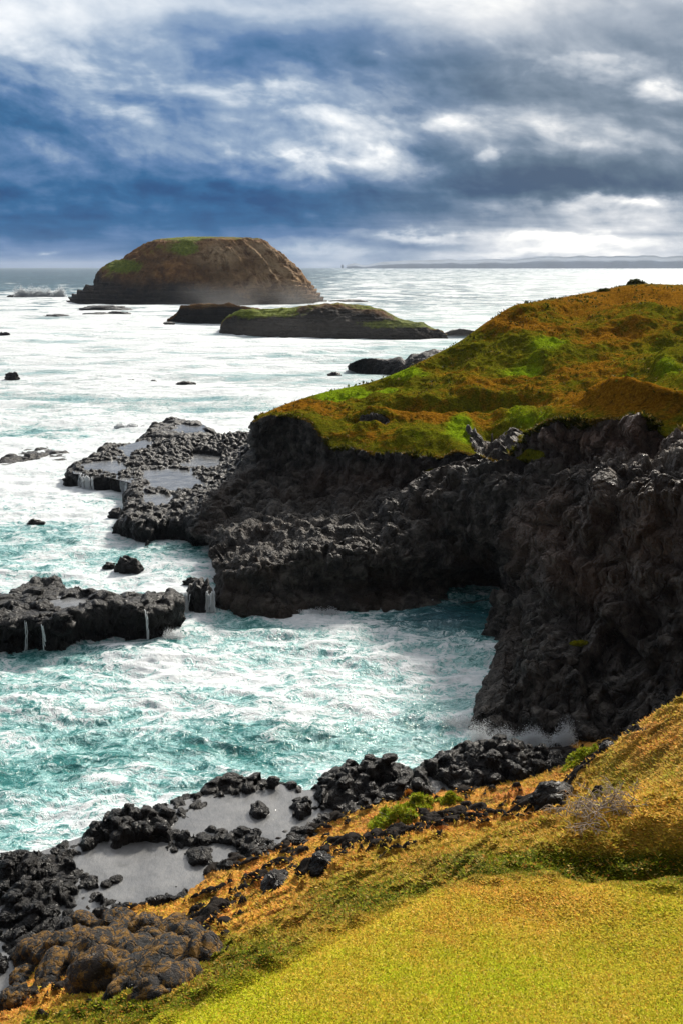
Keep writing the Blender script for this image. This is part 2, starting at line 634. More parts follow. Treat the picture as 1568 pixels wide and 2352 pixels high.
def mat_island():
    m, N, b = new_mat('island_earth_and_turf')
    p = N.pos()
    grn, pale, dark, hi = N.attr('green'), N.attr('pale'), N.attr('dark'), N.attr('high')
    n1 = N.noise(p, 0.03, 6, 0.62)
    n2 = N.noise(p, 0.16, 7, 0.68, .3)
    n3 = N.noise(p, 0.7, 5, 0.7)
    earth = N.ramp(n2, [(.32, (.060, .028, .009)), (.5, (.185, .088, .027)), (.68, (.36, .20, .07))])
    earth = N.mix(N.step(n1, .45, .62), earth, N.ramp(n3, [(.3, (.065, .036, .012)), (.7, (.18, .090, .028))]))
    earth = N.mix(N.mul(pale, N.step(n2, .36, .55)), earth, (.36, .25, .14))
    strata = N.noise(N.vm('MULTIPLY', p, (.02, .02, .8)), 1.0, 4, .6)
    dk = N.ramp(N.mix(.5, n2, strata), [(.35, (.010, .010, .011)), (.6, (.042, .036, .030))])
    earth = N.mix(dark, earth, dk)
    turf = N.ramp(n3, [(.3, (.065, .095, .004)), (.6, (.15, .18, .008)), (.8, (.26, .26, .02))])
    earth = N.mix(N.step(N.add(grn, N.mul(N.m('SUBTRACT', n2, .5), 1.5), N.mul(N.m('SUBTRACT', n3, .5), .6)), .36, .80), earth, turf)
    N.put(b.inputs['Base Color'], earth)
    b.inputs['Roughness'].default_value = 0.9
    b.inputs['Specular IOR Level'].default_value = 0.15
    N.put(b.inputs['Normal'], N.bump(N.add(n2, N.mul(n3, .4), N.mul(strata, N.m('MULTIPLY_ADD', dark, .9, .5))), 1.0, 3.2))
    return m


def mat_sea():
    m, N, b = new_mat('sea_water_and_foam')
    p = N.pos()
    px, py, pz = N.sep(p)
    foam_glitter = N.attr('foam_glitter')
    deep = N.attr('deep')
    far = N.attr('far')
    crest = N.attr('crest')
    xy = N.comb(px, py, 0.0)
    # lace pattern in metres, stretched along the swell
    w1 = N.noise(xy, 0.22, 4, .55, out=1)
    w2 = N.noise(xy, 1.1, 3, .6, out=1)
    q = N.vm('ADD', xy, N.vm('SCALE', N.vm('SUBTRACT', w1, (.5, .5, .5)), 5.0))
    q = N.vm('ADD', q, N.vm('SCALE', N.vm('SUBTRACT', w2, (.5, .5, .5)), 1.3))

    def ridge(v, sc, det):
        n = N.noise(v, sc, det, .6)
        return N.m('SUBTRACT', 1.0, N.m('MULTIPLY', N.m('ABSOLUTE', N.m('SUBTRACT', n, .5)), 5.0), clamp=True)
    r1 = ridge(N.vm('MULTIPLY', q, (.62, 1.0, 1)), .85, 6)
    r2 = ridge(N.vm('MULTIPLY', q, (.7, 1.0, 1)), 2.1, 4)
    r3 = ridge(q, 5.0, 2)
    patch = N.noise(N.vm('MULTIPLY', q, (.6, 1.0, 1)), .26, 6, .62)
    patch2 = N.noise(N.vm('MULTIPLY', xy, (.75, 1.25, 1)), .055, 7, .64, .5)
    lace = N.add(N.mul(r1, .48), N.mul(r2, .40), N.mul(r3, .20), N.mul(N.m('SUBTRACT', patch, .5), 1.35), -.19)
    lacef = N.add(N.mul(N.m('SUBTRACT', patch2, .5), 2.6), N.mul(N.m('SUBTRACT', patch, .5), .9), N.mul(r1, .12), .38)
    pat = N.mix(far, lace, lacef)
    thr = N.m('SUBTRACT', 1.0, foam_glitter)
    fm = N.step(N.m('SUBTRACT', N.add(pat, N.mul(crest, .45)), thr), -.10, .22)
    soft = N.step(N.m('SUBTRACT', pat, thr), -.48, .03)
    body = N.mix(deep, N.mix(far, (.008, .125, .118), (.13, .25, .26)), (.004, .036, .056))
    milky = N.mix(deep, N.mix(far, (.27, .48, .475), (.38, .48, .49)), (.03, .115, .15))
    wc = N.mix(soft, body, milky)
    col = N.mix(fm, wc, N.ramp(N.noise(q, 1.6, 4, .6), [(.3, (.42, .47, .49)), (.65, (.64, .66, .67))]))
    N.put(b.inputs['Base Color'], col)
    N.put(b.inputs['Roughness'], N.mix(fm, N.mix(far, .12, .38), .8))
    N.put(b.inputs['Specular IOR Level'], N.mix(far, .5, .22))
    b.inputs['IOR'].default_value = 1.33
    rip = N.add(N.mul(N.noise(N.vm('MULTIPLY', q, (.7, 1.1, 1)), 1.1, 5, .6), 1.0), N.mul(N.noise(q, 4.5, 4, .6), .25))
    ripf = N.add(N.mul(N.noise(N.vm('MULTIPLY', xy, (.45, 1.2, 1)), .22, 6, .65), 7.0), rip)
    h = N.add(N.mul(N.mix(far, rip, ripf), N.mix(fm, 1.0, .55)), N.mul(fm, .15))
    N.put(b.inputs['Normal'], N.bump(h, .75, .35))
    return m


def mat_pool():
    m, N, b = new_mat('still_shallow_water')
    p = N.pos()
    n = N.noise(p, .6, 4, .6)
    n2 = N.noise(p, 1.7, 6, .62)
    c = N.ramp(n, [(.35, (.085, .088, .092)), (.7, (.18, .18, .178))])
    N.put(b.inputs['Base Color'], N.mix(N.mul(N.step(n2, .56, .74), .45), c, (.075, .075, .07)))
    b.inputs['Roughness'].default_value = .03
    b.inputs['Specular IOR Level'].default_value = 1.0
    b.inputs['IOR'].default_value = 1.33
    N.put(b.inputs['Normal'], N.bump(N.add(N.noise(N.vm('MULTIPLY', p, (1, .6, 1)), 4, 5, .65), N.noise(p, 1.2, 3, .5)), .60, .07))
    return m


def mat_plain(name, col, rough=.8, var=.35, scale=8.0, spec=.3):
    m, N, b = new_mat(name)
    n = N.noise(N.pos(), scale, 5, .65)
    c0 = tuple(c * (1 - var) for c in col)
    c1 = tuple(min(1, c * (1 + var)) for c in col)
    N.put(b.inputs['Base Color'], N.ramp(n, [(.3, c0), (.7, c1)]))
    b.inputs['Roughness'].default_value = rough
    b.inputs['Specular IOR Level'].default_value = spec
    return m


def mat_leaf(name='cushion_leaves'):
    m, N, b = new_mat(name)
    c = N.attr('tint', 0)
    N.put(b.inputs['Base Color'], c)
    b.inputs['Roughness'].default_value = .7
    b.inputs['Specular IOR Level'].default_value = .04
    tr = N.n('ShaderNodeBsdfTranslucent')
    N.put(tr.inputs[0], N.vm('MULTIPLY', c, (1.3, 1.25, .7)))
    mx = N.n('ShaderNodeMixShader')
    mx.inputs[0].default_value = .30
    N.t.links.new(b.outputs[0], mx.inputs[1])
    N.t.links.new(tr.outputs[0], mx.inputs[2])
    o = [x for x in N.t.nodes if x.type == 'OUTPUT_MATERIAL'][0]
    N.t.links.new(mx.outputs[0], o.inputs[0])
    return m


def mat_ground():
    m, N, b = new_mat('slope_soil_under_turf')
    p = N.pos()
    c = N.attr('tint', 0)
    rk = N.attr('rock')
    n2 = N.noise(p, 5.0, 6, .65)
    n3 = N.noise(p, 26.0, 4, .7)
    soil = N.mix(1.0, c, N.ramp(n3, [(.3, .35), (.7, 1.0)]), 'MULTIPLY')
    rock = N.ramp(n2, [(.3, (.007, .006, .006)), (.7, (.032, .027, .023))])
    N.put(b.inputs['Base Color'], N.mix(N.step(N.add(rk, N.mul(N.m('SUBTRACT', n2, .5), .5)), .42, .6), soil, rock))
    b.inputs['Roughness'].default_value = .9
    b.inputs['Specular IOR Level'].default_value = .05
    N.put(b.inputs['Normal'], N.bump(N.add(n2, N.mul(n3, .4)), .8, .08))
    return m


M_ROCK = mat_rock('wet_black_basalt', 1.0, rough=.36, brown=.12, tone=.6)
M_ROCKM = mat_rock('grey_basalt', .6, rough=.55, brown=.4)
M_LICH = mat_rock('lichen_spotted_basalt', 1.6, lichen=.9, rough=.7, tone=1.15, brown=.4)
M_HEAD = mat_headland()
M_ISLE = mat_island()
M_SEA = mat_sea()
M_POOL = mat_pool()
M_LEAF = mat_leaf()
M_GROUND = mat_ground()
M_FOAM = mat_plain('white_water', (.84, .87, .88), .6, .1, 6.0)
def mat_spray():
    m, N, b = new_mat('airborne_spray')
    b.inputs['Base Color'].default_value = (.85, .88, .90, 1)
    b.inputs['Roughness'].default_value = .7
    tr = N.n('ShaderNodeBsdfTranslucent')
    tr.inputs[0].default_value = (.88, .90, .92, 1)
    mx = N.n('ShaderNodeMixShader')
    mx.inputs[0].default_value = .5
    N.t.links.new(b.outputs[0], mx.inputs[1])
    N.t.links.new(tr.outputs[0], mx.inputs[2])
    o = [x for x in N.t.nodes if x.type == 'OUTPUT_MATERIAL'][0]
    N.t.links.new(mx.outputs[0], o.inputs[0])
    return m


M_SPRAY = mat_spray()
M_TWIG = mat_plain('dry_grey_twigs', (.30, .24, .19), .85, .4, 20.0)
M_COAST = mat_plain('far_coast_haze_tint', (.13, .17, .22), .95, .4, .004)  # bluish haze of distance put into the base colour

# ------------------------------------------------------------------ the headland (one lofted terrain)
def build_headland():
    H = None
    # columns: tip wrap, tip, tip+, 640 ... right beyond the frame
    R = {}
    R['sky'] = [(583, 962, 88), (612, 947, 91), (650, 931, 94), (740, 903, 99), (830, 884, 103), (900, 862, 105), (980, 825, 107), (1060, 783, 109),
                (1130, 733, 111), (1200, 697, 114), (1290, 684, 128), (1380, 668, 142), (1480, 652, 152), (1568, 655, 155), (1750, 650, 155), (2050, 640, 155)]
    R['upper'] = [(584, 963, 87.5), (612, 949, 90), (648, 938, 92), (735, 915, 95.5), (815, 900, 98), (880, 882, 99.5), (960, 852, 101.5), (1040, 812, 103.5),
                  (1110, 763, 106.5), (1188, 714, 110), (1280, 702, 112), (1380, 706, 112), (1480, 714, 110), (1568, 745, 106), (1750, 740, 102), (2050, 720, 100)]
    R['mid'] = [(585, 964, 87), (612, 951, 89), (645, 945, 90), (728, 925, 92), (800, 918, 93), (860, 910, 93), (940, 898, 93), (1020, 876, 94.5),
                (1095, 850, 96), (1170, 825, 98), (1270, 810, 99), (1370, 808, 98.5), (1470, 810, 97), (1568, 812, 94), (1750, 800, 90), (2050, 780, 88)]
    R['foot'] = [(586, 965, 86.6), (612, 953, 88), (643, 950, 88), (722, 938, 88), (790, 940, 87), (845, 945, 86), (925, 945, 85), (1005, 945, 84),
                 (1080, 945, 84), (1165, 930, 85), (1265, 912, 84), (1365, 905, 82), (1465, 880, 80), (1568, 845, 80), (1750, 830, 80), (2050, 810, 80)]
    R['edge'] = [(586, 967, 86), (613, 957, 86.3), (642, 956, 86), (705, 962, 84), (770, 1030, 79), (845, 1040, 77), (925, 1046, 75), (1000, 1050, 73),
                 (1062, 1035, 71), (1150, 1055, 68.5), (1262, 966, 63.6), (1355, 966, 60.6), (1460, 968, 57.6), (1568, 985, 55.2), (1750, 990, 51), (2050, 980, 47)]
    R['edge2'] = [(587, 972, 85.9), (613, 963, 86.1), (642, 963, 85.8), (706, 970, 83.8), (771, 1037, 78.7), (846, 1047, 76.7), (926, 1053, 74.7), (1001, 1056, 72.8),
                  (1063, 1041, 70.8), (1151, 1060, 68.2), (1263, 975, 63.3), (1356, 976, 60.2), (1461, 978, 57.2), (1569, 995, 54.8), (1750, 1000, 50.6), (2050, 990, 46.6)]
    R['foot2'] = [(588, 1010, 86.2), (613, 1020, 85.7), (640, 1030, 85.2), (702, 1060, 83), (771, 1090, 78.2), (846, 1102, 76), (926, 1110, 73.4), (1001, 1088, 71.4),
                  (1063, 1075, 69.5), (1151, 1080, 66.6), (1263, 1045, 62.6), (1356, 1050, 59.4), (1461, 1040, 56.3), (1569, 1025, 54), (1750, 1000, 50), (2050, 980, 46)]
    R['lip'] = [(580, 1080, 84.5), (606, 1095, 83.5), (635, 1110, 82.5), (700, 1140, 79.5), (770, 1160, 75.5), (846, 1165, 72.5), (926, 1150, 70.5), (1001, 1108, 69),
                (1063, 1100, 67), (1151, 1105, 63.5), (1270, 1075, 59.5), (1360, 1080, 56), (1462, 1080, 52), (1570, 1068, 50), (1750, 1060, 46), (2050, 1050, 42)]
    R['slope'] = [(490, 1150, 81), (515, 1165, 79.5), (545, 1190, 75.5), (640, 1215, 70), (740, 1222, 68), (830, 1222, 66.7), (920, 1225, 65.7), (1010, 1230, 65.2),
                  (1090, 1235, 64.5), (1170, 1230, 61.2), (1280, 1200, 54.8), (1365, 1220, 51.8), (1465, 1240, 49), (1570, 1250, 47), (1750, 1240, 43), (2050, 1230, 40)]
    R['wall'] = [(437, 1210, 77.5), (480, 1240, 74), (506, 1310, 64.6), (605, 1300, 62.4), (720, 1286, 63.2), (820, 1283, 63.2), (920, 1287, 63.4), (1020, 1297, 64),
                 (1112, 1312, 65.2), (1178, 1330, 59.8), (1270, 1370, 51.6), (1365, 1390, 49), (1465, 1410, 46.8), (1570, 1430, 44.6), (1750, 1430, 41), (2050, 1430, 38)]
    R['low'] = [(432, 1219, 77), (500, 1262, 73.6), (499, 1345, 64.0), (620, 1350, 61.9), (722, 1345, 63.6), (830, 1345, 64.2), (930, 1345, 65.0), (1030, 1348, 66),
                (1132, 1345, 67.0), (1160, 1390, 59.2), (1150, 1490, 51.8), (1200, 1540, 47.6), (1380, 1590, 44.4), (1570, 1600, 42), (1750, 1600, 39), (2050, 1600, 36)]
    R['brow'] = [(.5 * a[0] + .5 * b[0], .5 * a[1] + .5 * b[1], .45 * a[2] + .55 * b[2]) for a, b in zip(R['foot'], R['edge'])]
    R['brow'][10:] = [(1262, 944, 65.5), (1355, 927, 64.5), (1460, 905, 63), (1568, 868, 61.5), (1750, 850, 58), (2050, 830, 54)]
    base = [(430, 1226), (535, 1296), (497, 1388), (640, 1420), (725, 1402), (840, 1404), (940, 1400), (1040, 1392),
            (1142, 1374), (1152, 1450), (1098, 1570), (1082, 1685), (1290, 1722), (1530, 1790), (1750, 1830), (2050, 1880)]
    rows = [np.array([PY(*p) for p in R[k]]) for k in ('sky', 'upper', 'mid', 'foot', 'brow', 'edge', 'edge2', 'foot2', 'lip', 'slope', 'wall', 'low')]
    rows.append(np.array([PZ(x, y, -0.02) for x, y in base]))
    sk = rows[0]
    # far side of the ridge, hidden from here but real
    b1 = sk + np.array([0, 14, 0]); b1[:, 2] -= np.linspace(2.5, 3.0, len(sk))
    b2 = sk + np.array([0, 42, 0]); b2[:, 2] = np.linspace(1.0, 9.0, len(sk))
    b3 = sk + np.array([0, 60, 0]); b3[:, 2] = -3
    und = rows[-1] + np.array([0, 0.9, 0]); und[:, 2] = -3.5
    C = np.array([b3, b2, b1] + rows + [und])
    # wrap the tip on its seaward side
    w0 = C[:, 0].copy(); w1 = C[:, 0].copy()
    w0 += np.array([4.0, 16, 0]); w1 += np.array([0.3, 6, 0])
    w0[:, 2] = np.minimum(w0[:, 2] - 2, 0.5); w1[:, 2] -= 0.3
    C = np.concatenate([w0[:, None], w1[:, None], C], 1)
    vc = [4, 10, 24, 60, 64, 66, 40, 40, 14, 50, 62, 70, 70, 56, 56, 10]
    uc = [10, 16, 24, 40, 50, 56, 60, 62, 62, 62, 74, 84, 80, 80, 80, 50, 30]
    P, vi, ui = loft(C, vc, uc)
    V = np.broadcast_to(vi[:, None], P.shape[:2])
    sx, sy = survey(P)
    n1 = fbm(P, .12, 4, seed=3)
    ed = 8.0                              # row index of the turf edge
    turf = sstep(V + n1 * 0.5 + fbm(P, .9, 3, .6, seed=4) * .7, ed + .6, ed + .1)
    # rock showing through / turf patches lower down
    rockhole = (gauss(sx, sy, 855, 970, 44, 8) + gauss(sx, sy, 1130, 1000, 60, 34) + gauss(sx, sy, 1180, 1040, 40, 20)) * (V < 9.3)
    moss = gauss(sx, sy, 1205, 1045, 45, 16) + gauss(sx, sy, 1320, 1468, 34, 12) * .8 + .8 * gauss(sx, sy, 990, 1080, 26, 8) + gauss(sx, sy, 1540, 985, 40, 40)
    n2 = fbm(P, .5, 4, seed=5)
    turf = np.clip(turf - 1.2 * sstep(rockhole + n2 * .5, .3, .7) + sstep(moss + n2 * .5, .3, .65), 0, 1)
    gm = (.9 * gauss(sx, sy, 1260, 800, 60, 26) + .8 * gauss(sx, sy, 1200, 850, 60, 22) + 1.1 * gauss(sx, sy, 800, 896, 110, 10) + 1.1 * gauss(sx, sy, 915, 858, 70, 14)
          + .9 * gauss(sx, sy, 1050, 975, 32, 30) + .75 * gauss(sx, sy, 1210, 950, 80, 30) + .8 * gauss(sx, sy, 1440, 900, 110, 16) + .6 * gauss(sx, sy, 1540, 860, 60, 20)
          + .8 * gauss(sx, sy, 1560, 715, 50, 14) + .5 * gauss(sx, sy, 960, 1010, 80, 25) + .5 * gauss(sx, sy, 1500, 800, 80, 30) + .6 * gauss(sx, sy, 1340, 660, 60, 8)
          + .35 * gauss(sx, sy, 1060, 870, 120, 30) + .45 * gauss(sx, sy, 1160, 770, 60, 22))
    gm = gm + .9 * gauss(sx, sy, 770, 902, 150, 9) + .7 * gauss(sx, sy, 1065, 985, 26, 34) + n1 * .35 - .25 * gauss(sx, sy, 1480, 690, 140, 22)
    red = 1.2 * gauss(sx, sy, 1410, 1008, 170, 40) + .5 * gauss(sx, sy, 1240, 1200, 60, 90) + .35 * gauss(sx, sy, 1330, 1330, 70, 60) + .45 * gauss(sx, sy, 800, 1100, 100, 30) + .4 * gauss(sx, sy, 1450, 1230, 160, 140)
    pale = .9 * gauss(sx, sy, 1560, 1052, 90, 16) + .35 * gauss(sx, sy, 1400, 1062, 120, 12) + .3 * gauss(sx, sy, 1500, 1180, 40, 60)
    rust = (.9 * gauss(sx, sy, 1200, 735, 110, 24) + .7 * gauss(sx, sy, 1400, 770, 150, 34) + .9 * gauss(sx, sy, 950, 945, 190, 16) + .8 * gauss(sx, sy, 680, 935, 80, 16)
            + 1.0 * gauss(sx, sy, 1440, 925, 170, 26) + 1.1 * gauss(sx, sy, 1440, 678, 200, 22) + .5 * gauss(sx, sy, 1150, 890, 110, 22) + .5 * gauss(sx, sy, 1330, 860, 110, 18) + .4 * gauss(sx, sy, 860, 1010, 60, 20) + .45 * gauss(sx, sy, 1010, 850, 70, 20)) + n1 * .5 + n2 * .25
    # relief
    nrm = grid_normals(P)
    if nrm[P.shape[0] // 2, P.shape[1] // 2, 1] > 0:
        nrm = -nrm
    rk = 1 - turf
    lumpy = np.exp(-((V - 11.3) / 1.25) ** 2) * sstep(sx, 1150, 1040) + 0.06
    F1, F2, ID = worley(P * np.array([.75, .75, 1.15]) + fbm(P, .6, 2, seed=9)[..., None] * .5, 11)
    pill = np.clip(1 - F1 ** 2 * 1.5, 0, 1)
    wp = fbm(P, .35, 3, seed=19)[..., None]
    g1, c1 = facets(P * np.array([.34, .34, .20]) + wp * .5, 21, .9)
    g2, c2 = facets(P * np.array([.80, .80, .55]) + wp * .4, 23, .9)
    g3, c3 = facets(P * np.array([1.9, 1.9, 1.5]) + wp * .3, 25, .9)
    slab = g1 * .90 + g2 * .46 + g3 * .22 - .30 * c1 - .16 * c2 - .06 * c3
    big = fbm(P, .09, 4, seed=31)
    rid = fbm(P * np.array([1, 1, .55]), .28, 5, .55, seed=41, ridged=True) - .5
    face = sstep(V, 9.0, 10.2)
    wallm = sstep(V, 13.1, 13.8) * (sx < 1150)
    d = rk * (lumpy * .85 * (pill - .35) + (slab * 1.0 + .9 * (np.abs(((P[..., 2] + big * 6 + P[..., 0] * .06) * .42) % 1 - .5) - .25) * sstep(sx, 1050, 1150)) * (1 - .65 * np.clip(lumpy, 0, 1)) * (1 - .7 * wallm)
              + rid * .25 * (1 - .5 * wallm) + big * 1.6 * face * (1 - .5 * wallm) + fbm(P, 1.9, 3, seed=51) * .22)
    d = d + turf * (fbm(P * np.array([1, .6, 1]), .085, 4, .5, seed=63) * 2.6 + (fbm(P * np.array([1, .35, 1]), .06, 4, .5, seed=64, ridged=True) - .55) * 1.3 * sstep(sx, 900, 1050) + (fbm(P * np.array([1, .7, 1]), .16, 5, .55, seed=61, ridged=True) - .5) * 1.05 + (fbm(P, .9, 4, .6, seed=62)) * .24) * sstep(V, 2.9, 3.6) * (.25 + .75 * sstep(V, ed, ed - 1.6))
    d = d + 1.3 * gauss(sx, sy, 970, 1000, 110, 30) - 1.3 * gauss(sx, sy, 1120, 990, 40, 44) + 1.2 * gauss(sx, sy, 1430, 918, 180, 15) * (V > 5.5)
    crease = np.interp(sx, [800, 950, 1100, 1250, 1400, 1568], [935, 930, 925, 915, 895, 850])
    d = d - 1.1 * np.exp(-((sy - crease) / 9) ** 2) * sstep(sx, 800, 950)
    # the undercut ledge in the turf slope, eroded hollows
    d = d + .5 * gauss(sx, sy, 860, 957, 55, 7) - .6 * gauss(sx, sy, 855, 974, 50, 7)
    d = d + .25 * gauss(sx, sy, 1400, 1015, 150, 30) * (V > 7.6)
    d = d - 2.2 * gauss(sx, sy, 1455, 1425, 42, 42) - 1.2 * gauss(sx, sy, 1300, 1400, 50, 40)
    d = d - 1.0 * gauss(sx, sy, 1090, 1335, 60, 32)
    hid = sstep(V, 2.6, 3.2)
    P = P + nrm * (d * hid)[..., None]
    # vertical hummocks on the turf skyline
    o = grid_obj('headland', P, M_HEAD, dict(turf=turf, green=np.clip(gm, 0, 1), red=np.clip(red, 0, 1), pale=np.clip(pale, 0, 1), rust=np.clip(rust, 0, 1)))
    tag(o, kind='structure')
    return P, turf, gm, V, C


HP, HTURF, HGREEN, HV, HC_CTRL = build_headland()

# ------------------------------------------------------------------ rock shelves
SHORE = [HC_CTRL[-2, :, :2]]


def resample(poly, step):
    out = []
    n = len(poly)
    for i in range(n):
        a, b = np.array(poly[i][:2]), np.array(poly[(i + 1) % n][:2])
        k = max(1, int(np.linalg.norm(b - a) / step))
        for j in range(k):
            out.append(a + (b - a) * j / k)
    return np.array(out)


def shelf(name, pts, zp, res, base, lump, amp, seed, mat, edge=.35, pools=(), ridges=(), margin=2.5, wob=1.0, low=-1.5, shore=True, undercut=0.0):
    poly = [PZ(x, y, zp) for x, y in pts]
    if shore:
        SHORE.append(resample(poly, 2.0))
    A = np.array(poly)
    x0, y0 = A[:, :2].min(0) - margin
    x1, y1 = A[:, :2].max(0) + margin
    xs, ys = np.arange(x0, x1, res), np.arange(y0, y1, res * 1.15)
    X, Y = np.meshgrid(xs, ys)
    Q = np.stack([X, Y, np.full_like(X, seed * 3.7)], -1)
    sd = sd_poly(X, Y, poly) + fbm(Q, .45 / wob, 4, seed=seed) * 1.3 * wob
    F1, F2, ID = worley(Q / lump + fbm(Q, .8 / lump, 2, seed=seed + 1)[..., None] * .35, seed + 2, flat=True)
    pill = np.sqrt(np.clip(1.02 - F1 ** 2 * 1.6, 0, 1))
    G1, G2, GI = worley(Q / (lump * .42), seed + 5, flat=True)
    pil2 = np.sqrt(np.clip(1.02 - G1 ** 2 * 1.6, 0, 1))
    top = base + fbm(Q, .14 / max(.6, lump), 3, seed=seed + 3) * 1.1 * amp + amp * (pill * (.35 + .9 * ID) - .55) + amp * .28 * (pil2 * (.4 + .9 * GI) - .5)
    for (rx, ry, rrx, rry, h) in ridges:
        c = PZ(rx, ry, zp)
        sxx = PZ(rx + rrx, ry, zp)[0] - c[0]
        syy = abs(PZ(rx, ry - rry, zp)[1] - c[1])
        top = top + h * np.exp(-((X - c[0]) / sxx) ** 2 - ((Y - c[1]) / syy) ** 2) * (.6 + .6 * pill)
    for pp in pools:
        s2 = sd_poly(X, Y, [PZ(x, y, zp) for x, y in pp]) + fbm(Q, .9, 3, seed=seed + 8) * .8
        top = top - (amp * 1.5 + .35) * sstep(s2, -.15, .45)
    w = max(edge * 2.2, res * 9)
    k = sstep(sd, -w, w)
    h = low + (top - low) * k
    gy, gx = np.gradient(sd, ys, xs)
    gl = np.maximum(np.hypot(gx, gy), .3)
    aq = np.clip(np.abs(sd) / w, 0, 1)
    sh = np.where(np.abs(sd) < w, sd * (aq ** 1.6 - 1), 0)
    zr = np.clip((h - low) / (base - low), 0, 1.3)
    sh = sh + undercut * np.exp(-((zr - .55) / .22) ** 2) * (np.abs(sd) < w)
    P = np.stack([X + gx / gl * sh, Y + gy / gl * sh, h], -1)
    n = grid_normals(P)
    n = np.where(n[..., 2:] < 0, -n, n)
    steep = sstep(n[..., 2], .75, .35)
    H1, H2, HI = worley(P / (lump * .8) + fbm(P, 1.2 / lump, 2, seed=seed + 13)[..., None] * .4, seed + 12)
    P = P + n * (fbm(P, 1.1 / lump, 4, .6, seed=seed + 11) * .28 * amp + steep * (np.clip(1 - H1 ** 2 * 1.5, 0, 1) * (.4 + .8 * HI) - .5) * .62 * lump * .6 + steep * fbm(P, .55 / lump, 4, .6, seed=seed + 15) * .7 * lump)[..., None]
    o = grid_obj(name, P, mat, mask=(sd > -w - .2))
    return o, P, sd


# far rock platform left of the headland
plat, PLP, PLS = shelf('rock_platform',
    [(150, 1075), (205, 1045), (260, 1020), (330, 1003), (430, 985), (590, 1010), (640, 1030), (640, 1120), (560, 1180), (440, 1215), (385, 1196), (335, 1218), (300, 1198),
     (262, 1188), (285, 1150), (300, 1102), (240, 1098), (180, 1092), (145, 1086)],
    1.4, .08, 1.40, .62, .48, 101, M_ROCK, edge=.40, wob=1.2, undercut=.2,
    pools=[[(180, 1066), (260, 1056), (310, 1076), (250, 1086), (190, 1080)], [(255, 1030), (330, 1010), (370, 1025), (290, 1045)], [(330, 1080), (420, 1075), (470, 1110), (400, 1130), (340, 1120)], [(330, 1130), (400, 1140), (390, 1165), (330, 1160)], [(440, 1040), (520, 1050), (500, 1075), (430, 1070)]],
    ridges=[(420, 1030, 60, 14, 1.0), (540, 1030, 60, 20, 1.3), (240, 1030, 40, 8, .6), (340, 1190, 60, 20, .2), (480, 1180, 60, 40, 1.0), (590, 1080, 50, 40, 2.2)])
tag(plat, 'broad wet black rock platform with shallow pools at the foot of the headland tip', 'rock platform')


def sheet(name, pts, z, label=None):
    bm = bmesh.new()
    vs = [bm.verts.new(tuple(PZ(x, y, z))) for x, y in pts]
    bm.faces.new(vs)
    bmesh.ops.triangulate(bm, faces=bm.faces[:])
    me = bpy.data.meshes.new(name)
    bm.normal_update()
    for f in bm.faces:
        if f.normal.z < 0:
            f.normal_flip()
    bm.to_mesh(me)
    bm.free()
    me.materials.append(M_POOL)
    o = link(name, me)
    tag(o, kind='structure')
    return o


sheet('pool_water', [(165, 1078), (260, 1030), (335, 1010), (430, 1000), (560, 1040), (540, 1120), (430, 1190), (360, 1200), (310, 1160), (312, 1112), (240, 1094), (170, 1088)], 1.40)

# outcrop with small falls at the back of the platform
outc, OUP, _ = shelf('rock_outcrop', [(320, 1000), (345, 975), (390, 962), (450, 966), (495, 990), (485, 1003), (430, 1006), (380, 1005)], 1.8, .12, 2.0, 1.3, .55, 131, M_ROCK,
                   edge=.4, pools=[[(400, 975), (470, 980), (470, 996), (410, 994)]])
tag(outc, 'low black outcrop with white trickles behind the rock platform', 'rock outcrop')
sheet('pool_water', [(385, 970), (470, 976), (478, 998), (400, 998)], 1.85)

reef, _, _ = shelf('reef', [(0, 1045), (60, 1020), (110, 1022), (160, 1035), (150, 1055), (70, 1050), (20, 1062), (0, 1065)], .35, .14, .25, 1.3, .5, 141, M_ROCK, edge=.7)
tag(reef, 'low dark reef awash in surf left of the rock platform', 'reef')

# near-left shelf with its wall towards the cove
near, NEP, NES = shelf('rock_shelf', [(-120, 1440), (0, 1424), (130, 1424), (250, 1402), (340, 1398), (400, 1388), (432, 1372), (420, 1358), (360, 1356), (290, 1358), (200, 1352), (150, 1340), (95, 1316),
                             (55, 1338), (20, 1358), (-120, 1376)], 1.9, .06, 1.95, 1.0, .42, 151, M_ROCK, edge=.36, wob=.75, undercut=.35,
                     pools=[[(90, 1372), (200, 1366), (220, 1386), (120, 1398)], [(-60, 1395), (20, 1392), (30, 1405), (-50, 1412)]],
                     ridges=[(75, 1340, 26, 7, .45), (130, 1342, 26, 6, .35), (380, 1372, 45, 8, .35), (250, 1385, 50, 8, .35), (30, 1395, 40, 10, .4)])
tag(near, 'black rock shelf with sheer wall and white trickles, left of the cove', 'rock shelf')
sheet('pool_water', [(-60, 1400), (60, 1388), (110, 1370), (230, 1364), (300, 1370), (260, 1386), (160, 1398), (60, 1410), (-50, 1416)], 1.76)

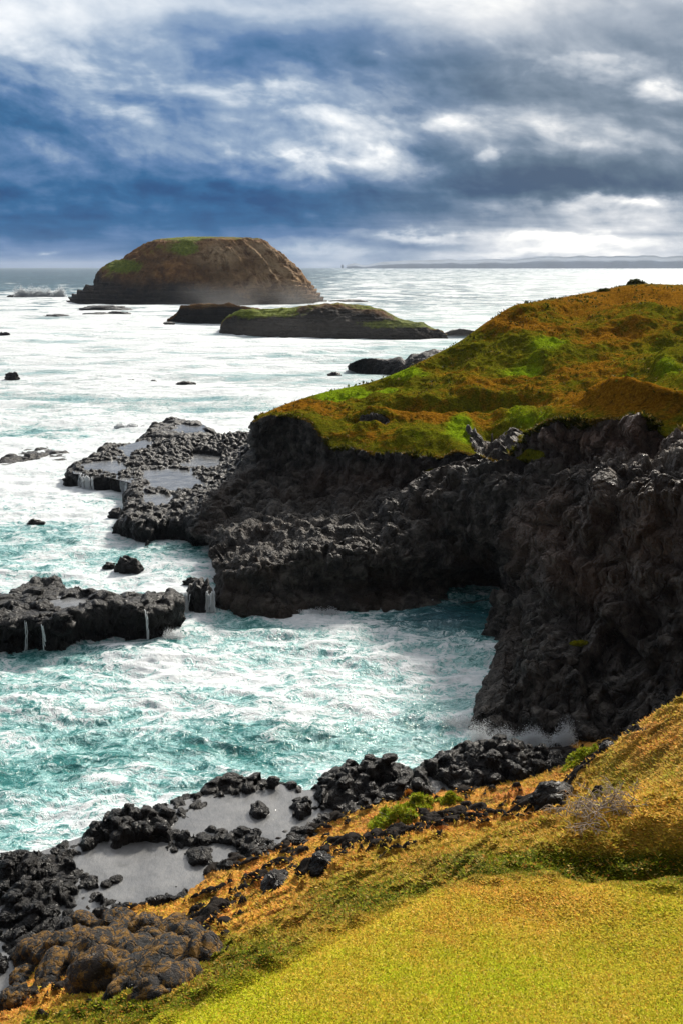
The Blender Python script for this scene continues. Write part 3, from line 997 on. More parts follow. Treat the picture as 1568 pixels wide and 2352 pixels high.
# shore in front: ridge of black lumps round grey pools
shore, SHP, SHS = shelf('rocky_shore', [(-160, 2010), (0, 1960), (150, 1912), (300, 1868), (400, 1815), (520, 1780), (640, 1782), (700, 1800), (770, 1775), (850, 1748), (950, 1775), (985, 1750), (1040, 1715),
                               (1180, 1712), (1265, 1745), (1330, 1745), (1500, 1800), (1500, 1950), (1100, 1950), (700, 2050), (300, 2220), (0, 2400), (-160, 2400)], .9, .05, .84, .58, .44, 161, M_ROCK,
                        edge=.4, wob=.7,
                        pools=[[(165, 1965), (260, 1925), (380, 1935), (520, 1985), (500, 2020), (400, 2060), (260, 2085), (235, 2030)],
                               [(395, 1895), (500, 1830), (640, 1805), (690, 1830), (690, 1900), (620, 1915), (520, 1900), (430, 1915)],
                               [(700, 1800), (745, 1840), (790, 1900), (735, 1905), (695, 1850)], [(985, 1760), (1045, 1815), (1000, 1825)],
                               [(110, 2065), (235, 2075), (180, 2120), (125, 2110)], [(-60, 2240), (50, 2200), (40, 2290), (-60, 2310)], [(430, 1945), (540, 1930), (540, 1990), (450, 1985)]],
                        ridges=[(850, 1800, 130, 34, .7), (1150, 1760, 150, 34, .9), (560, 1790, 110, 14, .55), (300, 1890, 100, 16, .5), (60, 2000, 90, 26, .5), (100, 2110, 60, 26, .35), (90, 2060, 60, 20, .4),
                                (590, 1870, 70, 12, .35), (330, 1920, 100, 10, .3)])
tag(shore, kind='structure')
sheet('pool_water', [(-160, 2150), (0, 1990), (150, 1935), (300, 1885), (400, 1845), (520, 1812), (640, 1800), (700, 1815), (860, 1790), (985, 1765), (1060, 1760), (1200, 1800), (1050, 1860), (820, 1935),
                     (600, 2000), (400, 2110), (200, 2250), (0, 2400), (-160, 2400)], .79)


def interp_z(P, X, Y):
    """bilinear height on a regular grid mesh (before normal displacement drift)"""
    gx, gy = P[0, :, 0], P[:, 0, 1]
    x0, y0 = P[0, 0, 0], P[0, 0, 1]
    dx = (P[0, -1, 0] - x0) / (P.shape[1] - 1)
    dy = (P[-1, 0, 1] - y0) / (P.shape[0] - 1)
    i = np.clip(((X - x0) / dx), 0, P.shape[1] - 1.001)
    j = np.clip(((Y - y0) / dy), 0, P.shape[0] - 1.001)
    i0, j0 = i.astype(int), j.astype(int)
    fi, fj = i - i0, j - j0
    Z = P[..., 2]
    return (Z[j0, i0] * (1 - fi) * (1 - fj) + Z[j0, i0 + 1] * fi * (1 - fj) + Z[j0 + 1, i0] * (1 - fi) * fj + Z[j0 + 1, i0 + 1] * fi * fj)


# ------------------------------------------------------------------ foreground slope
SLOPE_PTS = [(784, 2352, 9.3), (1568, 2352, 9.3), (400, 2345, 9.9), (1000, 2200, 10.9), (1400, 2200, 10.9), (760, 2260, 10.2), (1200, 2100, 12.2), (1500, 2110, 11.6),
             (600, 2250, 10.6), (700, 2195, 11.3), (800, 2140, 12.0), (880, 2095, 12.6), (950, 2060, 13.0), (1050, 2030, 13.3), (1230, 2015, 13.3), (1450, 2035, 12.6), (1568, 2050, 12.3), (1700, 2060, 12.2),
             (1568, 2000, 15.6), (1400, 1998, 15.9), (1250, 2004, 15.7), (1100, 2015, 15.4),
             (1150, 1985, 16.2), (1300, 1925, 16.6), (1400, 1880, 16.9), (1568, 1820, 17.1), (1450, 1950, 16.2), (1568, 1930, 16.0), (1250, 1970, 16.1),
             (1320, 1905, 21.5), (1400, 1862, 23), (1568, 1790, 24), (1230, 1945, 20), (1568, 1640, 29), (1568, 1710, 26.5), (1450, 1700, 30), (1400, 1725, 33), (1290, 1765, 38), (1250, 1840, 33),
             (1700, 1560, 31), (1480, 1790, 26.5), (1100, 1828, 36), (980, 1840, 35.8), (870, 1860, 34.6), (1150, 1900, 28), (1000, 1920, 28), (1000, 2000, 20), (1130, 1962, 20), (850, 2080, 18.5), (700, 2170, 17),
             (800, 1985, 25), (900, 1930, 29), (700, 2060, 22.5), (700, 1935, -.9), (600, 1960, -.8), (510, 1998, -.8), (400, 2062, -.8), (260, 2092, -.8), (60, 2235, -.8), (0, 2290, -.8), (330, 2120, -1.6), (450, 2060, -1.7), (560, 2010, -1.7), (150, 2200, -1.6),
             (550, 2120, 23), (400, 2200, 21.5), (250, 2230, 22.5), (600, 2210, 18), (450, 2290, 16.5), (250, 2300, 19), (100, 2310, 21), (0, 2330, 21.5), (200, 2352, 17), (-100, 2352, 21)]


def build_slope():
    pts = np.array([PZ(p[0], p[1], -p[2]) if p[2] < 0 else PY(*p) for p in SLOPE_PTS])
    extra = np.array([[-3.2, 12.0, 10.6], [-2.0, 12.7, 10.9], [-.6, 13.9, 10.8], [.6, 14.8, 10.6], [2.0, 14.7, 11.45], [4.5, 14.3, 11.5], [3.2, 14.6, 11.45], [3.2, 18.6, 10.3], [6.0, 19.4, 10.4], [-3.5, 14, 9.3], [-1.2, 15.2, 9.6],
                      [-5, 9, 12.4], [6, 5, 15.2], [0, 5, 15.3], [-6, 5, 13.5], [9, 9, 14.2],
                      [-20, 34, -1.2], [-10, 38, -1.2], [0, 42, -1.2], [8, 46, -1.0], [14, 46, -.5], [18, 40, 3], [22, 34, 7], [20, 24, 9.5], [-14, 20, 3], [-18, 26, 0], [14, 14, 12.5], [22, 14, 12.5]])
    Q = np.concatenate([pts, extra])

    def phi(r2):
        return .5 * r2 * np.log(r2 + 1e-9)
    n = len(Q)
    D = ((Q[:, None, :2] - Q[None, :, :2]) ** 2).sum(-1)
    A = np.zeros((n + 3, n + 3))
    A[:n, :n] = phi(D) + np.eye(n) * .008
    A[:n, n] = 1; A[n, :n] = 1
    A[:n, n + 1:] = Q[:, :2]; A[n + 1:, :n] = Q[:, :2].T
    w = np.linalg.solve(A, np.concatenate([Q[:, 2], np.zeros(3)]))
    xs, ys = np.arange(-17, 20, .055), np.arange(4, 44, .055)
    X, Y = np.meshgrid(xs, ys)
    Z = w[n] + w[n + 1] * X + w[n + 2] * Y
    for k in range(n):
        Z += w[k] * phi((X - Q[k, 0]) ** 2 + (Y - Q[k, 1]) ** 2)
    P = np.stack([X, Y, Z], -1)
    Q3 = np.stack([X, Y, np.zeros_like(X)], -1)
    sx, sy = survey(P)
    # how far below the mown-smooth mound we are
    crest = np.interp(sx, [200, 400, 600, 800, 950, 1050, 1230, 1450, 1568, 1800], [2420, 2345, 2250, 2140, 2060, 2030, 2015, 2035, 2050, 2070])
    mound = sstep(sy, crest - 6, crest + 14) * (Y < 14.2)
    n1 = fbm(Q3, .35, 4, .55, seed=201)
    n2 = fbm(Q3, 1.5, 4, .6, seed=203)
    F1, F2, ID = worley(Q3 / .75 + n2[..., None] * .3, 205, flat=True)
    pill = np.sqrt(np.clip(1.02 - F1 ** 2 * 1.7, 0, 1))
    band = sstep(Z + n1 * 1.4, 6.6, 4.6)             # lower band: rock pokes through the cushions
    rockm = sstep(n1 * 1.1 + n2 * 1.0 + band * .30 - .38, .0, .2) * sstep(Z, 8.5, 6.5)
    rockm = np.maximum(rockm, .9 * gauss(sx, sy, 690, 2000, 60, 16) * (n2 > -.05))
    rockm = np.maximum(rockm, np.maximum(gauss(sx, sy, 1440, 1700, 50, 14), 1.3 * gauss(sx, sy, 1290, 1742, 60, 26))) * (1 - mound)
    lich = sstep(gauss(sx, sy, 280, 2180, 230, 75) + n2 * .3, .25, .5) * (1 - mound)
    rockm = np.maximum(rockm, lich)
    Z = Z + (1 - mound) * (n1 * .36 + n2 * .17 + band * .22 * n2) * (.3 + .7 * sstep(Z, 1.0, 3.0)) + mound * (n1 * .07 + n2 * .02)
    Z = Z + rockm * (pill * .38 - .12) * (1 - .4 * lich)
    smoothh = 1 - .85 * gauss(sx, sy, 1430, 1900, 260, 130)
    Z = Z + smoothh * (1 - mound) * .36 * fbm(Q3, .8, 3, .5, seed=207, ridged=True) * sstep(Z, 3, 6)
    P = np.stack([X, Y, Z], -1)
    return P, mound, rockm, band, n1, n2


SLP, SLM, SLR, SLB, SLN1, SLN2 = build_slope()


def slope_tint(X, Y, Z, mound, band, jit=None):
    """turf colour: golden green on the mound, deep green and painted shade in hollows, rust towards the shore"""
    Q3 = np.stack([X, Y, np.zeros_like(X)], -1)
    sx, sy = survey(np.stack([X, Y, Z], -1))
    a = fbm(Q3, .55, 4, .6, seed=301)
    b = fbm(Q3, 2.4, 3, .6, seed=303)
    gold = np.array([.66, .39, .065])
    lime = np.array([.47, .49, .020])
    rust = np.array([.56, .175, .040])
    pale = np.array([.66, .36, .11])
    olive = np.array([.17, .165, .010])
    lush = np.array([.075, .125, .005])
    up = sstep(Y, 9.6, 13.2)
    f = np.clip(.14 + .62 * up + a * .8 + b * .5, 0, 1)[..., None]
    cm = lime * (1 - f) + gold * f
    shade_olive = np.array([.050, .062, .004])  # dark olive painting shade into the gully, hollows and hummock folds
    hollow_shade = np.clip(.6 * gauss(sx, sy, 180, 2320, 200, 30) + 1.15 * gauss(sx, sy, 590, 2225, 130, 55) + .9 * gauss(sx, sy, 1040, 1985, 110, 26) + .8 * gauss(sx, sy, 830, 2085, 120, 30) + .9 * gauss(sx, sy, 1430, 1990, 240, 26)
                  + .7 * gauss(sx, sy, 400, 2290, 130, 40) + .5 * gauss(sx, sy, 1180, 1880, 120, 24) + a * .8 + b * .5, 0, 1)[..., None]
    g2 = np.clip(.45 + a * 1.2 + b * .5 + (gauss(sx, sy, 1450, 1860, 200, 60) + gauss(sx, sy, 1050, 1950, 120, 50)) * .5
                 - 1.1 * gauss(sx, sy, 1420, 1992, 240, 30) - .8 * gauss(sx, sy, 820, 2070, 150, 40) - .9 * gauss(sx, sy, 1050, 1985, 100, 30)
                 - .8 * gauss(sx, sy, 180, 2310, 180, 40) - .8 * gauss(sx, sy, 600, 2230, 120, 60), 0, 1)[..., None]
    cs = (lush * .6 + olive * .4) * (1 - g2) + gold * g2  # greener hollow plants, taken darker to carry the gully's shade
    cs = cs * (1 - .75 * hollow_shade) + shade_olive * .75 * hollow_shade
    h = np.clip(.5 + a * 1.4 - b * .6, 0, 1)[..., None]
    cb = gold * (1 - h) + (rust * .65 + pale * .35) * h
    q_ = fbm(Q3, 1.3, 4, .65, seed=311)
    gap = sstep(q_, .06, .22)[..., None]
    cb = cb * (1 - .72 * gap) + np.array([.075, .060, .008]) * .72 * gap
    bd = np.clip(band + .75 * gauss(sx, sy, 520, 2070, 190, 50) + .5 * gauss(sx, sy, 850, 1980, 160, 40) + .8 * gauss(sx, sy, 1500, 1690, 170, 70) + .5 * gauss(sx, sy, 1150, 1880, 130, 40), 0, 1)[..., None]
    c = cs * (1 - bd) + cb * bd
    c = c * (1 - mound[..., None]) + cm * mound[..., None]
    return c


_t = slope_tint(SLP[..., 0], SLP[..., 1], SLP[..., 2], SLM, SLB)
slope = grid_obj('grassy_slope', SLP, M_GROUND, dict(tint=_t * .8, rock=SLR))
tag(slope, kind='structure')


def scatter_leaves(name, bands, kind_label):
    Vs, Ts = [], []
    gx0, gy0 = SLP[0, 0, 0], SLP[0, 0, 1]
    for (y0, y1, count, L, W) in bands:
        Y = rng.uniform(y0, y1, count)
        count = int(count * 1.3)
        Y = rng.uniform(y0, y1, count)
        X = rng.uniform(-.50, .72, count) * Y
        i = np.clip(((X - gx0) / .055).astype(int), 0, SLP.shape[1] - 1)
        j = np.clip(((Y - gy0) / .055).astype(int), 0, SLP.shape[0] - 1)
        rk = SLR[j, i]
        keep = (rk + rng.uniform(-.3, .3, count) < .45) & (X > -16.5) & (X < 19.5)
        X, Y, i, j = X[keep], Y[keep], i[keep], j[keep]
        Z = interp_z(SLP, X, Y)
        mound, band = SLM[j, i], SLB[j, i]
        ok = Z > 1.0
        X, Y, Z, mound, band = X[ok], Y[ok], Z[ok], mound[ok], band[ok]
        n = len(X)
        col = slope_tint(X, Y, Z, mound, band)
        r = rng.uniform(0, 1, n)
        gold = np.array([.60, .30, .045]); rust = np.array([.55, .14, .035]); lime = np.array([.40, .44, .016]); straw = np.array([.72, .52, .18]); dk = np.array([.10, .12, .008])
        for lo, hi, cc, k in ((0, .12, gold, .5), (.12, .18, rust, .45), (.18, .36, lime, .5), (.36, .41, straw, .5), (.41, .56, dk, .62)):
            mk = (r >= lo) & (r < hi)
            col[mk] = col[mk] * (1 - k) + cc * k
        col *= rng.uniform(.8, 1.25, (n, 1))
        az = rng.uniform(0, 2 * pi, n)
        tilt = rng.uniform(.0, .75, n)
        ln = L * rng.uniform(.6, 1.35, n)
        wd = W * rng.uniform(.7, 1.3, n)
        d = np.stack([np.cos(az) * np.cos(tilt), np.sin(az) * np.cos(tilt), np.sin(tilt)], -1)
        s = np.stack([-np.sin(az), np.cos(az), np.zeros(n)], -1)
        p = np.stack([X, Y, Z - L * .12], -1)
        a = p - s * (wd * .5)[:, None] + d * (ln * .3)[:, None]
        b = p + s * (wd * .5)[:, None] + d * (ln * .3)[:, None]
        tip = p + d * ln[:, None]
        Vs.append(np.stack([p, b, tip, a], 1).reshape(-1, 3))
        Ts.append(np.repeat(col, 4, 0))
    V = np.concatenate(Vs)
    T = np.concatenate(Ts)
    F = np.arange(len(V)).reshape(-1, 4)
    o = link(name, raw_mesh(name, V, F, M_LEAF, dict(tint=T), smooth=False))
    tag(o, kind_label, 'ground cover', kind='stuff')
    return o


scatter_leaves('ground_cover', [(8.5, 11.5, 270000, .036, .021), (11.5, 15.5, 270000, .044, .026), (15.5, 22, 190000, .078, .042), (22, 30, 130000, .115, .055), (30, 40, 60000, .14, .07)],
               'golden green cushion plants covering the slope in the foreground')


def headland_scrub():
    """tussocks on the turf of the headland, one mesh"""
    Vs, Ts = [], []
    nv, nu = HP.shape[:2]
    nrm = grid_normals(HP)
    ok = (HTURF > .62) & (HV > 2.7)
    jj, ii = np.nonzero(ok)
    # area weight
    du = np.linalg.norm(np.gradient(HP, axis=1), axis=-1)
    dv = np.linalg.norm(np.gradient(HP, axis=0), axis=-1)
    w = (du * dv)[jj, ii]
    cnt = 9000
    pk = rng.choice(len(jj), cnt, p=w / w.sum())
    j2, i2 = np.nonzero((np.abs(HV - 8.25) < .5) & (HTURF > .25) & (HTURF < .97))
    pk2 = rng.choice(len(j2), 5000)
    j, i = np.concatenate([jj[pk], j2[pk2]]), np.concatenate([ii[pk], i2[pk2]])
    edge_ = np.arange(len(j)) >= cnt
    cnt = len(j)
    p0 = HP[j, i] + rng.normal(0, .12, (cnt, 3)) * np.array([1, 1, .1])
    g = HGREEN[j, i]
    patchy = fbm(p0, .25, 4, .6, seed=401)
    size = .16 * (.5 + 1.0 * sstep(patchy, -.05, .3)) * rng.uniform(.6, 1.5, cnt)
    size = np.where(edge_, size * 1.5, size)
    base = np.where((g[:, None] + patchy[:, None] * .5) > .42, np.array([.115, .17, .010]), np.where(patchy[:, None] > .06, np.array([.050, .052, .006]), np.array([.13, .085, .012])))
    base = base * rng.uniform(.7, 1.25, (cnt, 1))
    straw = rng.uniform(0, 1, cnt) < .07
    base[straw] = np.array([.26, .18, .07])
    for k in range(5):
        az = rng.uniform(0, 2 * pi, cnt)
        tl = rng.uniform(.3, 1.3, cnt)
        d = np.stack([np.cos(az) * np.cos(tl), np.sin(az) * np.cos(tl), np.sin(tl)], -1)
        s = np.stack([-np.sin(az), np.cos(az), np.zeros(cnt)], -1)
        L = size * rng.uniform(.7, 1.3, cnt)
        W = L * .5
        a = p0 - s * (W * .5)[:, None] + d * (L * .35)[:, None]
        b = p0 + s * (W * .5)[:, None] + d * (L * .35)[:, None]
        Vs.append(np.stack([p0, b, p0 + d * L[:, None], a], 1).reshape(-1, 3))
        Ts.append(np.repeat(base * rng.uniform(.8, 1.2, (cnt, 1)), 4, 0))
    V, T = np.concatenate(Vs), np.concatenate(Ts)
    o = link('hill_scrub', raw_mesh('hill_scrub', V, np.arange(len(V)).reshape(-1, 4), M_LEAF, dict(tint=T), smooth=False))
    tag(o, 'low rust brown and olive scrub covering the hill of the headland', 'scrub', kind='stuff')


headland_scrub()

# ------------------------------------------------------------------ islands
def big_island():
    Yc, xc = 660.0, 462.0
    Lp = [(425, 545), (362, 551), (330, 566), (290, 591), (250, 612), (228, 634), (221, 655), (205, 660), (180, 672), (166, 684), (163, 692), (150, 706)]
    Rp = [(520, 545), (598, 550), (632, 572), (662, 597), (690, 621), (706, 640), (717, 655), (726, 668), (734, 678), (742, 686), (748, 693), (760, 706)]
    c = PY(xc, 545, Yc)

    def rz(pp):
        w = np.array([PY(x, y, Yc) for x, y in pp])
        return np.stack([np.abs(w[:, 0] - c[0]), w[:, 2]], -1)
    Lr, Rr = rz(Lp), rz(Rp)
    Fr = np.stack([np.array([8, 17, 24, 31, 37, 42, 45.5, 48, 50, 52, 54, 58]), .5 * (Lr[:, 1] + Rr[:, 1])], -1)
    Fr[5:, 1] = [15.5, 11, 8, 5.2, 2.5, -.2, -6]
    nth, nk = 620, 260
    th = np.linspace(0, 2 * pi, nth)
    kk = np.linspace(-1, 11, nk)
    top = np.array([[0.0, 40.6]])

    def prof(A):
        A = np.concatenate([top, A])
        return pchip(A, np.linspace(0, 12, nk))
    Ld, Rd, Fd = prof(Lr), prof(Rr), prof(Fr)
    cx, cy = np.cos(th), np.sin(th)
    wR = np.clip(cx, 0, 1) ** 2
    wL = np.clip(-cx, 0, 1) ** 2
    wF = cy ** 2
    r = Rd[:, None, 0] * wR + Ld[:, None, 0] * wL + Fd[:, None, 0] * wF
    z = Rd[:, None, 1] * wR + Ld[:, None, 1] * wL + Fd[:, None, 1] * wF
    P = np.stack([c[0] + r * cx, Yc + r * cy, z], -1)
    n = grid_normals(P)
    n = np.where((n[..., :2] * np.stack([np.broadcast_to(cx, r.shape), np.broadcast_to(cy, r.shape)], -1)).sum(-1, keepdims=True) < 0, -n, n)
    side = sstep(r, 22, 40)
    g = fbm(np.stack([np.broadcast_to(np.cos(th) * 30, r.shape), np.broadcast_to(np.sin(th) * 30, r.shape), z * .12], -1), .16, 5, .55, seed=501, ridged=True) - .6
    d = side * g * 4.0 * sstep(z, -1, 10) + fbm(P, .06, 5, .55, seed=503) * 3.2 * 1.0 * sstep(z, 0, 8) * (.35 + side) + fbm(P, .3, 4, .6, seed=505) * 1.3
    d = d * sstep(z, 42, 36) + .6 * fbm(P, .2, 3, seed=507)
    strat = sstep(z, 14, 7)
    zz = z + fbm(P, .03, 3, seed=511) * 3
    d = d + strat * (np.abs(((zz * .42) % 1) - .5) - .25) * 4.2
    P = P + n * d[..., None]
    P[..., 2] = np.where(z > 35, np.minimum(P[..., 2], 40.9), P[..., 2])
    sx, sy = survey(P)
    m = fbm(P, .04, 4, .6, seed=509)
    m2 = fbm(P, .15, 4, .6, seed=510)
    green = sstep(z, 36.5, 39.5) * .62 + 1.2 * gauss(sx, sy, 428, 570, 36, 18) + 1.1 * gauss(sx, sy, 285, 612, 50, 20) * (sx < 370) + .5 * gauss(sx, sy, 350, 572, 40, 16) + .3 * gauss(sx, sy, 250, 640, 20, 14) + m * .25
    pale = 1.3 * gauss(sx, sy, 500, 585, 50, 26) + .85 * gauss(sx, sy, 590, 570, 40, 18) + .7 * gauss(sx, sy, 640, 610, 46, 40) + .5 * gauss(sx, sy, 600, 640, 80, 30) + .5 * gauss(sx, sy, 690, 670, 40, 20) + m * .5
    dark = sstep(z + m * 8 + (sx - 460) * .03, 15, 5) * .95
    o = grid_obj('island', P, M_ISLE, dict(green=np.clip(green, 0, 1), pale=np.clip(pale, 0, 1), dark=np.clip(dark, 0, 1), high=z / 40))
    tag(o, 'tall dome shaped brown island with a flat grassy top, beyond the surf', 'island')
    SHORE.append(P[-22, ::12, :2])
    return P


BIP = big_island()


def strip_islet(name, crest, basef, Y0, label, hgreen, cat='island', seed=601, back=26, mat=None, relief=1.0, nu=30, nvc=(10, 34, 34, 34, 40, 8)):
    cr = np.array([PY(x, y, Y) for x, y, Y in crest])
    bs = np.array([PZ(x, y, -.2) for x, y in basef])
    h = np.maximum(cr[:, 2:], .3)
    dirv = cr - bs
    mid1 = bs + dirv * np.array([.55, .55, 0]); mid1[:, 2] = (h * .86)[:, 0]
    mid2 = bs + dirv * np.array([.16, .16, 0]); mid2[:, 2] = (h * .50)[:, 0]
    und = bs.copy(); und[:, 2] = -4; und[:, 1] -= .5
    bk = cr + np.array([0, back * .5, 0]); bk[:, 2] = (h * .6)[:, 0]
    bk2 = cr + np.array([0, back, 0]); bk2[:, 2] = -3
    C = np.array([bk2, bk, cr, mid1, mid2, bs, und])
    P, vi, ui = loft(C, list(nvc), [nu] * (len(crest) - 1))
    V = np.broadcast_to(vi[:, None], P.shape[:2])
    n = grid_normals(P)
    if n[len(P) // 3, P.shape[1] // 2, 2] < 0:
        n = -n
    S = .12 / relief
    d = fbm(P, S, 5, .55, seed=seed) * 2.2 * relief + (fbm(P, S * 2.6, 4, .6, seed=seed + 3, ridged=True) - .5) * 1.1 * relief * sstep(V, 2.6, 3.4)
    d = d * sstep(V, .4, 1.6)
    P = P + n * d[..., None]
    sx, sy = survey(P)
    m = fbm(P, .08 / relief, 4, .6, seed=seed + 5)
    green = hgreen(sx, sy, V) + m * .4
    dark = np.clip(sstep(V + m * .8, 2.6, 3.5), 0, 1)
    o = grid_obj(name, P, mat or M_ISLE, dict(green=np.clip(green, 0, 1), pale=np.clip(m, 0, .3), dark=dark, high=V * 0))
    tag(o, label, cat)
    SHORE.append(bs[:, :2])
    return o


strip_islet('islet',
            [(505, 748, 352), (530, 722, 352), (560, 712, 352), (640, 711, 350), (700, 702, 348), (760, 696, 345), (830, 701, 340), (880, 717, 336), (930, 738, 332), (970, 748, 328), (1005, 755, 325), (1025, 771, 322)],
            [(505, 764), (525, 766), (560, 768), (640, 772), (700, 774), (760, 776), (830, 777), (880, 778), (930, 779), (970, 780), (1005, 779), (1025, 777)],
            340, 'long low islet with green slopes over dark cliffs, in front of the dome island',
            lambda sx, sy, V: 1.0 * gauss(sx, sy, 610, 720, 90, 14) + 1.1 * gauss(sx, sy, 900, 745, 90, 11) + .62 * sstep(V, 3.2, 2.5), seed=611)
strip_islet('islet',
            [(386, 736, 415), (405, 722, 414), (420, 703, 412), (470, 701, 410), (520, 699, 408), (560, 705, 402), (600, 712, 398)],
            [(384, 739), (400, 740), (420, 741), (470, 742), (520, 743), (560, 744), (600, 745)],
            410, 'grey flat topped rock islet joining the left end of the green islet',
            lambda sx, sy, V: .25 * sstep(V, 2.5, 2.1), seed=631)
strip_islet('reef', [(1020, 768, 330), (1040, 759, 330), (1060, 757, 330), (1085, 760, 330), (1100, 766, 330)], [(1018, 772), (1040, 772), (1060, 772), (1085, 771), (1102, 770)],
            330, 'thin dark reef running right from the green islet towards the hill', lambda sx, sy, V: V * 0, cat='reef', seed=641, back=10, mat=M_ROCKM, relief=.4)
strip_islet('rock_outcrop', [(800, 846, 214), (815, 832, 214), (835, 824, 214), (860, 821, 213), (890, 822, 212), (915, 818, 211), (930, 826, 209), (945, 815, 208), (975, 810, 206), (1010, 806, 204), (1060, 806, 202)],
            [(798, 853), (815, 856), (835, 858), (860, 861), (890, 864), (915, 868), (930, 872), (945, 876), (975, 880), (1010, 884), (1060, 890)],
            210, 'jagged dark rock outcrop in the water behind the green edge of the headland', lambda sx, sy, V: .25 * (sx > 900) * (V < 2.5), cat='rock outcrop', seed=651, back=8, mat=M_ROCKM, relief=.55)

# ------------------------------------------------------------------ single rocks
def rock_mesh(name, seed, mat, sub=4, lump=1.6, amp=.42, fine=.16, squash=1.0):
    bm = bmesh.new()
    bmesh.ops.create_icosphere(bm, subdivisions=sub, radius=1.0)
    V = np.array([v.co[:] for v in bm.verts])
    F1, F2, ID = worley(V * lump + seed * 5.1, seed)
    fv, fc = facets(V * lump * .8 + seed * 3.3, seed + 9, 1.0)
    r = 1 + amp * .55 * (np.clip(1 - F1 ** 2 * 1.4, 0, 1) - .5) + amp * .45 * fv - amp * .25 * fc + fbm(V + seed, 1.0, 3, seed=seed) * .35 + fbm(V + seed, 4.0, 3, .6, seed=seed + 1) * fine
    V = V * r[:, None]
    V[:, 2] *= squash
    V[:, 2] = np.where(V[:, 2] < -.55, -.55 + (V[:, 2] + .55) * .3, V[:, 2])
    for v, c in zip(bm.verts, V):
        v.co = c
    for f in bm.faces:
        f.smooth = True
    me = bpy.data.meshes.new(name)
    bm.to_mesh(me)
    bm.free()
    me.materials.append(mat)
    return me


SEA_ROCKS = [  # x, y (foot), width, height in survey units, label
    (292, 1316, 62, 34, 'pointed black boulder standing in the foaming channel'),
    (250, 1306, 30, 12, 'small low rock just left of the pointed boulder in the channel'),
    (458, 1398, 58, 62, 'tall black rock between two little falls at the mouth of the cove'),
    (440, 1348, 44, 18, 'low rock on top of the sill above the tall rock at the cove mouth'),
    (520, 1310, 40, 16, 'low black rock tucked against the point of the headland'),
    (25, 873, 34, 16, 'dark wave washed rock near the left edge of the mid surf'),
    (300, 880, 26, 8, 'thin dark rock breaking the surface in the middle surf'),
    (425, 886, 44, 9, 'long flat rock, rightmost of the row in the middle surf'),
    (352, 879, 20, 5, 'tiny rock in the row between two longer rocks in mid surf'),
    (8, 772, 26, 8, 'small dark rock at the left edge below the breaking wave'),
    (768, 865, 34, 9, 'low dark rock in calm water left of the jagged outcrop'),
    (388, 745, 28, 5, 'tiny rock off the left foot of the grey islet'),
    (130, 728, 60, 5, 'long flat rock left of the reef below the dome island'),
    (215, 726, 70, 7, 'flat dark reef in white surf below the dome island'),
    (270, 722, 54, 6, 'right end of the flat reefs below the dome island'),
    (235, 712, 110, 9, 'long low reef just off the foot of the dome island'),
    (60, 684, 84, 7, 'dark reef under the breaking wave left of the dome island'),
    (800, 694, 80, 5, 'thin reef off the right foot of the dome island'),
    (80, 1208, 40, 12, 'small rock awash in the channel near the left edge'),
    (275, 1193, 56, 22, 'black block in the water beside the platform edge'),
    (178, 1362, 26, 12, 'small rock behind the left shelf beside the heaped boulders'),
]
for k, (x, y, w, h, lab) in enumerate(SEA_ROCKS):
    c = PZ(x, y, 0)
    dist = np.linalg.norm(c - np.array([0, 0, HC]))
    sw, shh = w * .5 * dist / FV, h * dist / FV * 1.15
    me = rock_mesh('sea_rock', 700 + k, M_ROCK, 4, 2.0, .5, .2)
    o = link('sea_rock', me, loc=(c[0], c[1] + sw * .5, shh * .12))
    o.scale = (sw * .95, max(sw * .55, shh * .5), shh * .72)
    o.rotation_euler = (0, 0, .25 * sin(k * 2.1))
    tag(o, lab, 'rock')
    if y > 1100:
        th = np.linspace(0, 2 * pi, 6)[:5]
        SHORE.append(np.stack([c[0] + sw * np.cos(th), c[1] + sw * .5 * np.sin(th)], -1))

# boulders heaped on the near shore and lichen boulders at its left end
BOULD = [rock_mesh('boulder', 800 + k, M_ROCK, 4, 1.5, .36, .14) for k in range(7)]
LBOULD = [rock_mesh('boulder', 830 + k, M_LICH, 4, 1.0, .40, .20) for k in range(6)]
_first = {}


def boulder(x, y, z, s, label, meshes, k, group=None, sq=.75):
    o = bpy.data.objects.new('boulder', meshes[k % len(meshes)])
    COL.objects.link(o)
    o.location = (x, y, z)
    o.scale = (s * rng.uniform(.85, 1.45), s * rng.uniform(.7, 1.1), s * sq * rng.uniform(.85, 1.15))
    o.rotation_euler = (rng.uniform(-.25, .25), rng.uniform(-.25, .25), rng.uniform(0, 6.28))
    tag(o, label, 'boulder', group)
    return o


def shore_z(x, y):
    return float(interp_z(SHP, np.array([x]), np.array([y]))[0])


def scatter_line(pts, n, jit, smin, smax, label, group):
    pts = [PZ(x, y, .9) for x, y in pts]
    seg = [np.linalg.norm(pts[i + 1] - pts[i]) for i in range(len(pts) - 1)]
    cum = np.cumsum([0] + seg)
    for k in range(n):
        u = rng.uniform(0, cum[-1])
        i = min(len(seg) - 1, int(np.searchsorted(cum, u) - 1))
        i = max(i, 0)
        p = pts[i] + (pts[i + 1] - pts[i]) * (u - cum[i]) / seg[i]
        p = p + np.array([rng.normal(0, jit), rng.normal(0, jit), 0])
        z = shore_z(p[0], p[1])
        s = rng.uniform(smin, smax) ** 1.0
        if z < .3:
            if not group.startswith('rocks'):
                continue
            z = .66
        boulder(p[0], p[1], z + s * .12, s, label, BOULD, k, group)


